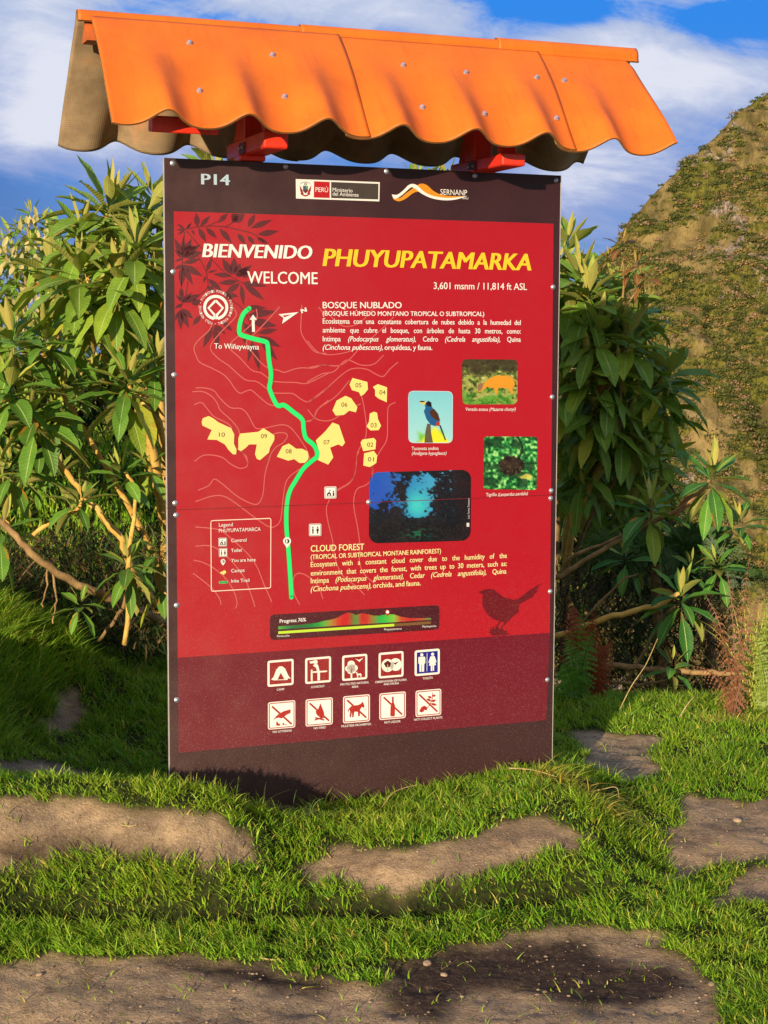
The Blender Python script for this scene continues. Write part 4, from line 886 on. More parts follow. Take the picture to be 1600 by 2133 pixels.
WET_DARK = [[(800, 2012), (960, 1962), (1200, 1950), (1300, 2000), (1450, 2030), (1440, 2062), (1350, 2082), (1200, 2092), (1100, 2062), (960, 2072), (880, 2130), (820, 2090)], [(300, 1992), (560, 2012), (700, 2042), (640, 2070), (420, 2030)], [(0, 1740), (300, 1750), (500, 1780), (440, 1800), (300, 1778), (150, 1784), (0, 1800)]]  # first outline is damp soil; the other two only darken the ground
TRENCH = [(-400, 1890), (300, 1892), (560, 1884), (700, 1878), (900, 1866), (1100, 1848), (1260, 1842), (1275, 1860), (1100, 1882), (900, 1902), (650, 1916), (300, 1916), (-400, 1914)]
CAMR = np.linalg.inv(np.stack([RW[:, 0], RW[:, 1], RW[:, 2]], 1))
def toimg(P):
    q = (P-EYEP)@CAMR.T; zc = np.maximum(q[..., 2], 1e-3); return q[..., 0]/zc*FPX+CX, q[..., 1]/zc*FPX+CY
def masks(X, Y, Z):
    P = np.stack([X, Y, Z], -1); px, py = toimg(P); j = 16
    jx = (fbm(X*9, Y*9, 11, 3)-.5)*70+(fbm(X*34, Y*34, 13, 3)-.5)*60; jy = (fbm(X*9, Y*9, 12, 3)-.5)*30+(fbm(X*34, Y*34, 14, 3)-.5)*26
    ok = Y > 2.2
    s = np.zeros(X.shape, bool)
    for pl in SOIL: s |= inpoly(px+jx, py+jy, pl)
    w = np.zeros(X.shape, bool)
    for pl in WET_DARK: w |= inpoly(px+jx*1.1, py+jy*1.1, pl)
    s = np.where(ok, s, True); return s.astype(float), (w & ok).astype(float)
def blur(a, n=1):
    for _ in range(n):
        b = np.pad(a, 1, mode='edge'); a = (b[1:-1, 1:-1]*2+b[:-2, 1:-1]+b[2:, 1:-1]+b[1:-1, :-2]+b[1:-1, 2:])/6
    return a
def geo(a, b, n): return list(np.sign(b-a)*(np.geomspace(0.05, abs(b-a)+0.05, n)-0.05)[1:]+a)
xd = np.arange(-2.0, 2.2, 0.0125); yd = np.arange(3.2, 7.3, 0.0135)
xs_ = np.array(sorted(geo(-2.0, -4000, 46)+list(xd)+geo(xd[-1], 4000, 46))); ys_ = np.array(sorted(geo(3.2, -4000, 40)+list(yd)+geo(yd[-1], 6000, 62)))
GX, GY = np.meshgrid(xs_, ys_, indexing='ij'); GZ = h0(GX, GY)
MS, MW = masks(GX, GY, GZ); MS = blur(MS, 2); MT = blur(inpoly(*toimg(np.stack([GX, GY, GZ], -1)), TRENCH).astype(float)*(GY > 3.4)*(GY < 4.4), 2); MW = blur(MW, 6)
near = sstep(GY, 2.5, 3.2)*sstep(GY, 12, 7.5)*sstep(np.abs(GX), 4, 2.2)
GZ = GZ + near*(0.010*(fbm(GX*7, GY*7, 21, 3)-.5)+0.006*(fbm(GX*30, GY*30, 22, 3)-.5)+MS*0.007*(fbm(GX*70, GY*70, 23, 2)-.5)-0.008*MS+MS*0.016*(fbm(GX*18, GY*18, 24, 3)-.5))-0.050*MT*near
def zat(x, y):
    x = np.asarray(x, float); y = np.asarray(y, float)
    i = np.clip(np.searchsorted(xs_, x)-1, 0, len(xs_)-2); j = np.clip(np.searchsorted(ys_, y)-1, 0, len(ys_)-2)
    u = (x-xs_[i])/(xs_[i+1]-xs_[i]); v = (y-ys_[j])/(ys_[j+1]-ys_[j])
    return (GZ[i, j]*(1-u)+GZ[i+1, j]*u)*(1-v)+(GZ[i, j+1]*(1-u)+GZ[i+1, j+1]*u)*v
def grid_at(A, x, y):
    i = np.clip(np.searchsorted(xs_, x)-1, 0, len(xs_)-2); j = np.clip(np.searchsorted(ys_, y)-1, 0, len(ys_)-2); return A[i, j]
def mat_ground():
    m, g = new_mat('soil_and_turf')
    oc = g.n('ShaderNodeTexCoord').outputs['Object']; sp = g.n('ShaderNodeSeparateColor', i={0: attr(g)}); soil, wet_shade = sp.outputs[0], sp.outputs[1]
    n = g.noise(oc, 6.0, 6, 0.65); n2 = g.noise(oc, 60.0, 5, 0.7); n3 = g.noise(oc, 330.0, 3, 0.6)
    c = g.mix(g.ss(n, 0.3, 0.7), lin((128, 108, 86)), lin((186, 156, 118)))
    c = g.mix(g.ss(n2, 0.46, 0.70, 0, 0.45), c, lin((112, 84, 64)))
    vo = g.n('ShaderNodeTexVoronoi', i={'Vector': oc, 'Scale': 120.0, 'Randomness': 1.0})
    c = g.mix(g.m('MULTIPLY', g.ss(vo.outputs['Distance'], 0.28, 0.16), g.ss(g.n('ShaderNodeSeparateColor', i={0: vo.outputs['Color']}).outputs[0], 0.80, 0.86)), c, lin((206, 180, 150)))
    c = g.mix(g.ss(n3, 0.54, 0.66, 0, 0.6), c, lin((66, 52, 42))); c = g.mix(g.ss(g.noise(oc, 210.0, 4, 0.7), 0.56, 0.68, 0, 0.5), c, lin((222, 190, 150))); c = g.mix(g.ss(g.noise(oc, 22.0, 6, 0.7), 0.5, 0.66, 0, 0.4), c, lin((98, 74, 56)))
    c = g.mix(g.m('MULTIPLY', wet_shade, g.ss(n2, 0.1, 0.6, 0.6, 0.95)), c, lin((50, 37, 32)))
    turf = g.mix(g.ss(n2, 0.3, 0.7), lin((30, 38, 16)), lin((62, 66, 28)))
    turf = g.mix(g.m('MULTIPLY', wet_shade, 0.85), turf, lin((24, 22, 14)))  # shade of the trench band is painted into the turf colour
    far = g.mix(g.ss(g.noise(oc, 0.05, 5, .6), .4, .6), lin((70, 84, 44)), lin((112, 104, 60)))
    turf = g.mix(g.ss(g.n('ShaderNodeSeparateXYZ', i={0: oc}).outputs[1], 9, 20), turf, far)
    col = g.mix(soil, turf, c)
    h = g.m('ADD', g.m('ADD', n2, g.m('MULTIPLY', n3, 0.35)), g.m('MULTIPLY', vo.outputs['Distance'], -0.25))
    b = g.n('ShaderNodeBump', i={'Strength': 0.6, 'Distance': 0.010, 'Height': h})
    p = g.n('ShaderNodeBsdfPrincipled', i={'Base Color': col, 'Roughness': 0.95, 'Normal': b.outputs[0], 'Specular IOR Level': 0.12})
    return finish(m, g, p.outputs[0])
M_GROUND = mat_ground()
def ground():
    ni, nj = GX.shape; I = np.arange(ni*nj).reshape(ni, nj); V = np.stack([GX, GY, GZ], -1).reshape(-1, 3); C = np.stack([MS, np.maximum(MW, MT), MS*0], -1).reshape(-1, 3)  # second channel: damp soil plus painted shade of the trench
    F = np.stack([I[:-1, :-1], I[1:, :-1], I[1:, 1:], I[:-1, 1:]], -1).reshape(-1, 4)
    fs = (MS[:-1, :-1]+MS[1:, 1:])/2; fy = GY[:-1, :-1]; isoil = ((fs > 0.5) & (fy > 3.0) & (fy < 7.3)).reshape(-1)
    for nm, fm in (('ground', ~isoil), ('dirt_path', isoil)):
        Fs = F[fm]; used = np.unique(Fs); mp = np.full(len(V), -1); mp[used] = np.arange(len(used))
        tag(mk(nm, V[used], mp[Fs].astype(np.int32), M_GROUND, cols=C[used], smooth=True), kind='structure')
ground()

# ------------------------------------------------------------------ grass
def mat_blade(name, trans=0.35, rough=0.5):
    m, g = new_mat(name); c = attr(g)
    d = g.n('ShaderNodeBsdfPrincipled', i={'Base Color': c, 'Roughness': rough, 'Specular IOR Level': 0.3})
    t = g.n('ShaderNodeBsdfTranslucent', i={0: g.mix(1.0, c, (1.1, 1.15, 0.6), 'MULTIPLY')})
    return finish(m, g, g.n('ShaderNodeMixShader', i={0: trans, 1: d.outputs[0], 2: t.outputs[0]}).outputs[0])
M_GRASS = mat_blade('grass_blades', 0.30)
M_DRY = mat_blade('dry_stalks', 0.15, 0.7)
def blades(base, direc, length, width, bend, col, tipc, seg=3, rg=rng):
    """base (n,3), direc (n,3) unit lean direction (horizontal part matters), returns verts, quads, colours"""
    n = len(base); th = rg.uniform(0, 2*np.pi, n); side = np.stack([np.cos(th), np.sin(th), np.zeros(n)], 1)
    hx = direc.copy(); V = []; C = []
    for k in range(seg+1):
        t = k/seg
        p = base + direc*(length*t)[:, None] + np.stack([bend[:, 0]*t*t*length, bend[:, 1]*t*t*length, -bend[:, 2]*t*t*length], 1)
        w = width*(1-t**1.6)*0.5 + width*0.03
        V += [p-side*w[:, None], p+side*w[:, None]]; cc = col*(1-t**1.5)+tipc*t**1.5; C += [cc, cc]
    V = np.stack(V, 1); C = np.stack(C, 1); nv = 2*(seg+1); b = (np.arange(n)*nv)[:, None]
    F = np.concatenate([b+np.array([[2*k, 2*k+1, 2*k+3, 2*k+2]]) for k in range(seg)], 0)
    return V.reshape(-1, 3), F.astype(np.int32), C.reshape(-1, 3)
GRASS_A = lin((96, 152, 30)); GRASS_B = lin((166, 206, 58)); GRASS_Y = lin((196, 190, 76)); GRASS_D = lin((46, 100, 32)); STRAW = lin((196, 164, 96))
def gcols(n, x, y, dry=0.10, rg=rng):
    t = np.clip(rg.uniform(0, 1, n)*.7+(fbm(x*3, y*3, 55)-.3)*.6, 0, 1)[:, None]; c = GRASS_A*(1-t)+GRASS_B*t
    d = (rg.uniform(0, 1, n) < .13)[:, None]; c = np.where(d, GRASS_D*(.8+.4*rg.uniform(0, 1, (n, 1))), c)
    yv = (rg.uniform(0, 1, n) < dry*(.3+1.4*fbm(x*4, y*4, 57)))[:, None]; yc = GRASS_Y*(1-.5*rg.uniform(0, 1, (n, 1)))+STRAW*.5*rg.uniform(0, 1, (n, 1)); c = np.where(yv, yc, c)
    tip = c*.75+GRASS_Y*.25*(.3+rg.uniform(0, 1, (n, 1))); return c, tip
def lawn():
    N = 470000
    y = 3.28+rng.uniform(0, 1, N)**1.25*(7.4-3.28); x = rng.uniform(-1, 1, N)*(0.25*y+0.35)
    m = grid_at(MS, x, y); cl_ = fbm(x*16, y*16, 67, 3); tr_m = grid_at(MT, x, y)
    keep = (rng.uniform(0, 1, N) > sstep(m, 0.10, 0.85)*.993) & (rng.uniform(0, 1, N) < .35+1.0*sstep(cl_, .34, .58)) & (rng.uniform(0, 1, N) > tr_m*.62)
    keep |= (rng.uniform(0, 1, N) < 0.005*sstep(fbm(x*6, y*6, 68, 2), .5, .7))
    x, y, m = x[keep], y[keep], m[keep]; z = zat(x, y); P = np.stack([x, y, z], 1); px, py = toimg(P)
    # nothing grows inside the board
    c, s_ = math.cos(SIGN_ROT), math.sin(SIGN_ROT); dx = x-SIGN_LOC[0]; dy = y-SIGN_LOC[1]; lx = dx*c+dy*s_; ly = -dx*s_+dy*c
    ok = ~((np.abs(lx-(XL+XR)/2) < (XR-XL)/2+.004) & (ly > -.006) & (ly < .08))
    x, y, z, m, px, py, lx, ly = [q[ok] for q in (x, y, z, m, px, py, lx, ly)]; P = np.stack([x, y, z-.004], 1); n = len(x)
    print('blades', n)
    patch = fbm(x*5, y*5, 61, 3)
    ln = (0.019+0.026*patch)*rng.uniform(.5, 1.5, n)
    ln *= (.75+.6*sstep(fbm(x*16, y*16, 67, 3), .4, .62)); ln *= 1-.3*sstep(m, 0.3, .9)
    mound = inpoly(px, py, [(-100, 1180), (60, 1215), (130, 1290), (190, 1420), (150, 1520), (60, 1560), (-100, 1560)]); ln = np.where(mound & (y > 5.2), ln*2.0, ln)
    atb = (np.abs(lx) < .66) & (ly < 0) & (ly > -.14); ln = np.where(atb, ln*1.3, ln)
    far = sstep(y, 5.0, 7); ln *= 1+.25*far
    ang = rng.uniform(0, 2*np.pi, n); lean = np.abs(rng.normal(0, .45, n))
    wx = -.15+.5*(fbm(x*3, y*3, 63)-.5); wy = -.35+.5*(fbm(x*3, y*3, 64)-.5)
    wx = np.where(mound, .35, wx); wy = np.where(mound, -.35, wy)
    d = np.stack([np.cos(ang)*lean+wx, np.sin(ang)*lean+wy, np.ones(n)], 1); d /= np.linalg.norm(d, axis=1, keepdims=True)
    bend = np.stack([d[:, 0]*.5+rng.normal(0, .2, n), d[:, 1]*.5+rng.normal(0, .2, n)-.05, rng.uniform(.05, .5, n)], 1)
    col, tip = gcols(n, x, y, .13+.0*m); col *= (.8+.5*rng.uniform(0, 1, (n, 1))); pt = sstep(fbm(x*4, y*4, 66, 3), .45, .7)[:, None]; col = col*(1-.35*pt)+lin((176, 186, 58))*.35*pt
    V, F, C = blades(P, d, ln, rng.uniform(.0024, .0046, n)*(1+.35*far), bend, col, tip)
    tag(mk('grass', V, F, M_GRASS, cols=C, smooth=True), 'short green turf grass growing around the sign and on the banks', 'grass', kind='stuff')
    # the grassy slope beyond the shrubs
    N = 26000; y = rng.uniform(7.3, 10.5, N); x = rng.uniform(-3.2, .4, N); z = zat(x, y); P = np.stack([x, y, z-.01], 1); ang = rng.uniform(0, 6.28, N); le = np.abs(rng.normal(0, .4, N))
    d = np.stack([np.cos(ang)*le, np.sin(ang)*le-.2, np.ones(N)], 1); d /= np.linalg.norm(d, axis=1, keepdims=True); col, tip = gcols(N, x, y, .15)
    V, F, C = blades(P, d, rng.uniform(.06, .16, N), rng.uniform(.008, .013, N), np.stack([d[:, 0]*.5, d[:, 1]*.5, rng.uniform(.1, .5, N)], 1), col, tip)
    tag(mk('slope_grass', V, F, M_GRASS, cols=C, smooth=True), 'sunlit grass on the slope behind the left shrubs', 'grass', kind='stuff')
lawn()
# ------------------------------------------------------------------ leaves and shrubs
def mat_leaf(name, under, vein, trans=0.22):
    m, g = new_mat(name)
    uv = g.n('ShaderNodeUVMap', uv_map='UVMap').outputs[0]; sp = g.n('ShaderNodeSeparateXYZ', i={0: uv}); u, v = sp.outputs[0], sp.outputs[1]
    au = g.m('ABSOLUTE', u); c = attr(g); oc = g.n('ShaderNodeTexCoord').outputs['Object']
    n = g.noise(oc, 22.0, 4, 0.6)
    top = g.mix(g.ss(n, 0.35, 0.7), g.mix(1.0, c, (0.72, 0.8, 0.75), 'MULTIPLY'), c)
    side = g.m('SINE', g.m('MULTIPLY', g.m('SUBTRACT', v, g.m('MULTIPLY', au, 0.10)), 88.0))
    top = g.mix(g.ss(side, 0.6, 1.0, 0, 0.13), top, lin(vein))
    top = g.mix(g.ss(au, 0.09, 0.03, 0, 0.85), top, lin(vein))
    # browned, nibbled margins on some leaves
    top = g.mix(g.m('MULTIPLY', g.ss(g.noise(oc, 7.0, 3), 0.60, 0.68), g.ss(au, 0.45, 0.95)), top, lin((190, 120, 40)))
    top = g.mix(g.ss(g.noise(oc, 60.0, 3, 0.6), 0.69, 0.73, 0, 0.8), top, lin((90, 66, 36)))
    und = g.mix(g.ss(n, 0.3, 0.7), lin(under)*0.8, lin(under)); und = g.mix(0.35, und, c)
    und = g.mix(g.ss(au, 0.10, 0.03, 0, 0.6), und, lin((214, 190, 130)))
    bf = g.n('ShaderNodeNewGeometry').outputs['Backfacing']
    col = g.mix(bf, top, und)
    b = g.n('ShaderNodeBump', i={'Strength': 0.35, 'Distance': 0.004, 'Height': g.m('SUBTRACT', g.m('MULTIPLY', side, 0.25), g.ss(au, 0.12, 0.0))})
    d = g.n('ShaderNodeBsdfPrincipled', i={'Base Color': col, 'Roughness': g.n('ShaderNodeMix', data_type='FLOAT', i={0: bf, 2: 0.5, 3: 0.85}).outputs[0], 'Normal': b.outputs[0], 'Specular IOR Level': 0.3})
    t = g.n('ShaderNodeBsdfTranslucent', i={0: g.mix(1.0, c, (1.2, 1.2, 0.5), 'MULTIPLY')})
    return finish(m, g, g.n('ShaderNodeMixShader', i={0: trans, 1: d.outputs[0], 2: t.outputs[0]}).outputs[0])
M_LEAF = mat_leaf('felted_leaf', (196, 178, 96), (176, 196, 110))
def mat_bark(name, a, b_, scale=18):
    m, g = new_mat(name); oc = g.n('ShaderNodeTexCoord').outputs['Object']
    n = g.noise(oc, scale, 5, 0.65); n2 = g.noise(oc, scale*7, 3, 0.6)
    col = g.mix(g.ss(n, 0.35, 0.68), lin(a), lin(b_)); col = g.mix(g.ss(n2, 0.6, 0.7, 0, .5), col, lin((70, 52, 30)))
    b = g.n('ShaderNodeBump', i={'Strength': 0.5, 'Distance': 0.006, 'Height': n2})
    return finish(m, g, g.n('ShaderNodeBsdfPrincipled', i={'Base Color': col, 'Roughness': 0.8, 'Normal': b.outputs[0]}).outputs[0])
M_STEM = mat_bark('yellow_stem_bark', (196, 150, 66), (222, 180, 92)); M_STEMD = mat_bark('brown_stem_bark', (128, 98, 58), (168, 134, 84)); M_FERN = mat_blade('fern_pinnae', 0.25); 
NR = 8
TT = np.linspace(0, 1, NR); CC_ = np.array([-1, -0.5, 0, 0.5, 1])
LEAF_F = np.array([(i*5+j, i*5+j+1, (i+1)*5+j+1, (i+1)*5+j) for i in range(NR-1) for j in range(4)])
def leaf_prof(t, narrow): 
    b = np.clip((t-0.10)/0.90, 0, 1); return np.where(t < 0.10, 0.045, np.sin(np.pi*b**(0.82 if narrow else 0.95))**0.85*(1-0.05*b)+0.02*(1-b))
class Leaves:
    def __init__(s): s.v = []; s.c = []; s.u = []; s.n = 0; s.f = []
    def leaf(s, base, d, nrm, ln, wd, droop, fold, col, curl=0.0, rg=rng):
        d = d/np.linalg.norm(d); P = []; p = base.copy(); step = ln/(NR-1); cur = d.copy(); T = []
        for t in TT:
            P.append(p.copy()); T.append(cur.copy())
            cur = cur + np.array([0, 0, -droop*step/ln*1.6]); cur /= np.linalg.norm(cur); p = p + cur*step
        P = np.array(P); T = np.array(T)
        sd = np.cross(T, nrm); k = np.linalg.norm(sd, axis=1, keepdims=True); sd = np.where(k > 1e-3, sd/np.maximum(k, 1e-3), np.array([1., 0, 0])); N = np.cross(sd, T)
        w = leaf_prof(TT, wd/ln < 0.24)*wd/2; ph = rg.uniform(0, 6.28)
        off = CC_[None, :]*w[:, None]; up = (np.abs(CC_)[None, :]**1.4)*fold*w[:, None] + (np.abs(CC_) > .9)[None, :]*np.sin(TT*17+ph)[:, None]*wd*.045 - curl*(CC_**2)[None, :]*w[:, None]
        V = P[:, None]+sd[:, None]*off[..., None]+N[:, None]*up[..., None]
        s.v.append(V.reshape(-1, 3)); s.f.append(LEAF_F+s.n); s.n += NR*5
        s.u.append(np.stack([np.tile(CC_, NR), np.repeat(TT, 5)], 1)); s.c.append(np.tile(col, (NR*5, 1)))
    def rosette(s, c, L_, n=16, axis=(0, 0, 1), spread=1.0, young=4, rg=rng, tone=0.0, wr=0.30, droop=1.0):
        c = np.array(c, float); a = np.array(axis, float); a /= np.linalg.norm(a)
        x = np.cross(a, [0.3, 1, 0.1]); x /= np.linalg.norm(x); y = np.cross(a, x); ph = rg.uniform(0, 6.28)
        for k in range(n):
            q = k/max(1, n-1); az = ph+k*2.39996+rg.normal(0, .18)
            pol = math.radians(8+(112*spread)*q**0.8+rg.normal(0, 7)); r_ = x*math.cos(az)+y*math.sin(az); d = a*math.cos(pol)+r_*math.sin(pol)
            nrm = a*math.sin(pol)*1.0 - r_*math.cos(pol) + rg.normal(0, .12, 3)
            ln = L_*(0.62+0.5*min(1, q*2.0))*rg.uniform(.82, 1.15); yg = k < young
            w = ln*(wr*(0.62 if yg else 1.0))*rg.uniform(.85, 1.15)
            t = rg.uniform(0, 1)
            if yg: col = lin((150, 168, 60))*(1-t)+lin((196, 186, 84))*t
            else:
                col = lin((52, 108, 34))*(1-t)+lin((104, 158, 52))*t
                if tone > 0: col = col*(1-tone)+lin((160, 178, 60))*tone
                e = rg.uniform()
                if q > .75 and e < .07: col = lin((190, 186, 56))
                elif q > .75 and e < .10: col = lin((150, 90, 46))
                elif e > .93: col = lin((150, 172, 50))
            base = c - a*(q*L_*0.55) + r_*0.008
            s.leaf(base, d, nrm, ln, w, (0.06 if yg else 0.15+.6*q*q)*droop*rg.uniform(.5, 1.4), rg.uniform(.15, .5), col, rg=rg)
    def build(s, name, parent, mat=None, loc=None):
        V = np.concatenate(s.v)
        return mk(name, V, np.concatenate(s.f).astype(np.int32), mat or M_LEAF, parent, cols=np.concatenate(s.c), uvs=np.concatenate(s.u), smooth=True)
def stem_mesh(path, r0, r1, root, mat, name='stem', wob=0.012):
    pts = catmull([wp(*q) for q in path], 5); n = len(pts); b = MB()
    P = [Vector(p)+Vector(rng.normal(0, wob*.25, 3)) - Vector(root.location) for p in pts]
    b.tube(P, [r0+(r1-r0)*i/(n-1)+(0.0012 if i % 3 == 0 else 0) for i in range(n)], 8); return b.build(name, mat, root, smooth=True)
def shrub(name, label, cat, base, stems, ros, fill=None, group=None, mat=None, tone=0.0, wr=0.30, seed=1, tint=None, buds=None, ds=1.0, ls=1.0):
    sc_ = lambda p: (p[0], p[1], p[2]*ds)
    base = sc_(base); stems = [([sc_(q) for q in st[0]], st[1]*ds, st[2]*ds, *st[3:]) for st in stems]; ros = [(*sc_(r_), r_[3]*ds*ls, *r_[4:]) for r_ in ros]; fill = [(a, b*ds, c*ds, n, d*ds*ls, e*ds*ls) for a, b, c, n, d, e in (fill or [])]
    """stems: (path px list, r0, r1[, mat]); ros: (px,py,d,L[,n,spread,ax,az])"""
    rg = np.random.default_rng(seed)
    bx = wp(*base); bx[2] = float(zat(bx[0], bx[1])); root = tag(empty(name, bx), label, cat, group)
    for st in stems: stem_mesh(st[0], st[1], st[2], root, st[3] if len(st) > 3 else M_STEM)
    lv = Leaves(); o = np.array(bx)
    for r_ in ros:
        px, py, d, L_ = r_[:4]; n = r_[4] if len(r_) > 4 else 17; spr = r_[5] if len(r_) > 5 else 1.0; ax = r_[6] if len(r_) > 6 else rg.normal(0, .18); az = r_[7] if len(r_) > 7 else -.12
        lv.rosette(wp(px, py, d)-o, L_, int(n*1.5), (ax, az, 1), spr, young=max(3, n//3), rg=rg, tone=tone, wr=wr)
    for (poly, d0, d1, n, L0, L1) in (fill or []):
        P = np.array(poly, float); lo = P.min(0); hi = P.max(0); k = 0
        while k < n:
            q = rg.uniform(lo, hi)
            if not inpoly(np.array([q[0]]), np.array([q[1]]), poly)[0]: continue
            dd = rg.uniform(d0, d1); w_ = wp(q[0], q[1], dd)
            if w_[2] < float(zat(w_[0], w_[1]))+.05: k += 1; continue
            lv.rosette(w_-o, rg.uniform(L0, L1), int(rg.integers(9, 15)), (rg.normal(0, .35), rg.normal(-.15, .3), 1), rg.uniform(.8, 1.15), young=3, rg=rg, tone=tone, wr=wr); k += 1
    for (px, py, d) in (buds or []):
        for k in range(3):
            q = wp(px+rg.normal(0, 9), py+rg.normal(0, 9), d+rg.normal(0, .05))-o; lv.leaf(q, np.array([rg.normal(0, .5), rg.normal(-.2, .3), 1]), np.array([rg.normal(0, .4), -1, .2]), rg.uniform(.04, .075), rg.uniform(.022, .032), .02, .3, lin((232, 206, 140))*rg.uniform(.6, 1), rg=rg)
    if tint is not None: lv.c = [c*(1-.75)+np.array(tint)*.75 for c in lv.c]
    lv.build('foliage', root); return root
BROAD = 'broad leaved shrubs behind the sign'
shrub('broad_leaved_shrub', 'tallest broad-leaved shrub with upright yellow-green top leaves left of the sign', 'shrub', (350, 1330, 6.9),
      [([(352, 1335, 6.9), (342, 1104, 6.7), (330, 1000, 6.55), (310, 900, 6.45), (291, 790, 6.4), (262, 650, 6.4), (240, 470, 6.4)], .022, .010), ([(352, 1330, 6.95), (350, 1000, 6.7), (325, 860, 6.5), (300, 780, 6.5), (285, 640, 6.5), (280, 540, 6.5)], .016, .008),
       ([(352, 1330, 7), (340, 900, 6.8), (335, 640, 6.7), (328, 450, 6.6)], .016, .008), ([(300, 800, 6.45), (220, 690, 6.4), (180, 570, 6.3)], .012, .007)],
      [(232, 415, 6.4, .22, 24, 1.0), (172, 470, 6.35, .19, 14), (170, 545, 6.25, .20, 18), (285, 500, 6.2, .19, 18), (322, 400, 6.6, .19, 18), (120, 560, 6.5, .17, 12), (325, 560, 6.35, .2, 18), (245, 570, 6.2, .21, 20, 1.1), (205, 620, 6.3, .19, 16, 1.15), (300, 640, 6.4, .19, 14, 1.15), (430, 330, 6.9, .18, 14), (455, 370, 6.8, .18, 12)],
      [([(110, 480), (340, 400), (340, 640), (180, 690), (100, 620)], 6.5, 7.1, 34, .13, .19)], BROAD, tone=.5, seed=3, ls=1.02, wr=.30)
shrub('broad_leaved_shrub', 'shorter broad-leaved shrub with crooked yellow stems over the grass at the far left edge', 'shrub', (300, 1330, 6.6),
      [([(345, 1300, 6.6), (268, 1167, 6.25), (253, 1124, 6.2), (202, 1061, 6.2), (152, 1003, 6.25), (81, 901, 6.3), (30, 760, 6.2)], .016, .008), ([(345, 1220, 6.9), (300, 1110, 6.7), (210, 952, 6.6), (142, 838, 6.5), (85, 730, 6.35)], .015, .007), ([(345, 1296, 6.5), (253, 1256, 6.2), (203, 1235, 6.1), (139, 1205, 6.05), (76, 1160, 6.0), (20, 1104, 6.0), (-60, 1030, 6.0)], .017, .012, M_STEMD),
       ([(63, 1119, 6.1), (110, 1085, 6.1), (162, 1061, 6.1), (172, 1020, 6.1)], .009, .006), ([(261, 1345, 6.1), (268, 1225, 6.05), (268, 1167, 6.0), (284, 1028, 6.05), (262, 985, 6.05)], .010, .006), ([(205, 1335, 6.2), (250, 1275, 6.1), (267, 1225, 6.05)], .007, .006, M_STEMD), ([(340, 1080, 6.8), (300, 920, 6.5), (270, 800, 6.2)], .011, .006),
       ([(20, 1100, 6.2), (-20, 900, 6.2), (10, 820, 6.15)], .010, .006), ([(100, 1170, 6.1), (95, 1230, 6.05), (88, 1265, 6.0)], .004, .002, M_STEMD), ([(106, 1175, 6.1), (118, 1250, 6.05), (108, 1300, 6.0)], .005, .002, M_STEMD)],
      [(25, 690, 6.2, .19, 17), (92, 690, 6.3, .18, 15), (270, 775, 6.1, .2, 16, 1.05), (20, 790, 6.1, .19, 15), (60, 845, 6.15, .19, 14, 1.15), (330, 735, 6.2, .17, 13), (130, 800, 6.3, .15, 10), (20, 955, 6.2, .17, 13, 1.1), (248, 975, 6.05, .12, 11, 1.0), (172, 1030, 6.05, .12, 11), (90, 900, 6.3, .14, 9, 1.2), (268, 1160, 6.0, .14, 13, 1.25), (168, 1248, 5.95, .09, 9), (335, 1130, 6.1, .13, 9, 1.2), (5, 1090, 6.0, .16, 9, 1.3), (330, 1200, 6.2, .12, 8), (310, 960, 6.5, .13, 9, 1.2)],
      [([(-80, 640), (150, 700), (340, 690), (340, 800), (150, 860), (-80, 900)], 6.6, 7.3, 40, .12, .17), ([(-80, 900), (345, 800), (345, 1080), (200, 1000), (-80, 1080)], 6.9, 7.6, 14, .10, .14)], BROAD, seed=5, ls=1.02, wr=.31, tone=.2)
shrub('budding_shrub', 'distant shrub with small leaves and pale cream buds against the sky at the left edge', 'shrub', (60, 1000, 9.6),
      [([(60, 960, 9.6), (50, 760, 9.5), (55, 560, 9.5), (60, 450, 9.5)], .02, .006, M_STEMD), ([(60, 960, 9.6), (120, 700, 9.5), (110, 550, 9.5)], .016, .006, M_STEMD)],
      [(px+rng.normal(0, 6), py, 9.5+rng.normal(0, .2), .11, 9, .9) for px, py in [(60, 440), (80, 455), (45, 470), (30, 520), (72, 500), (100, 520), (10, 530), (55, 540), (90, 560), (120, 570), (20, 580), (60, 600), (110, 620), (0, 610), (140, 620), (40, 640), (85, 650)]],
      [([(-100, 540), (60, 470), (160, 600), (340, 640), (345, 900), (-100, 900)], 9.3, 10.2, 110, .12, .19)], tone=.35, seed=8, buds=[(float(a), float(b), 9.2) for a, b in zip(np.random.default_rng(4).uniform(0, 130, 46), np.random.default_rng(6).uniform(430, 700, 46)) if b > 430+1.6*abs(a-58)])
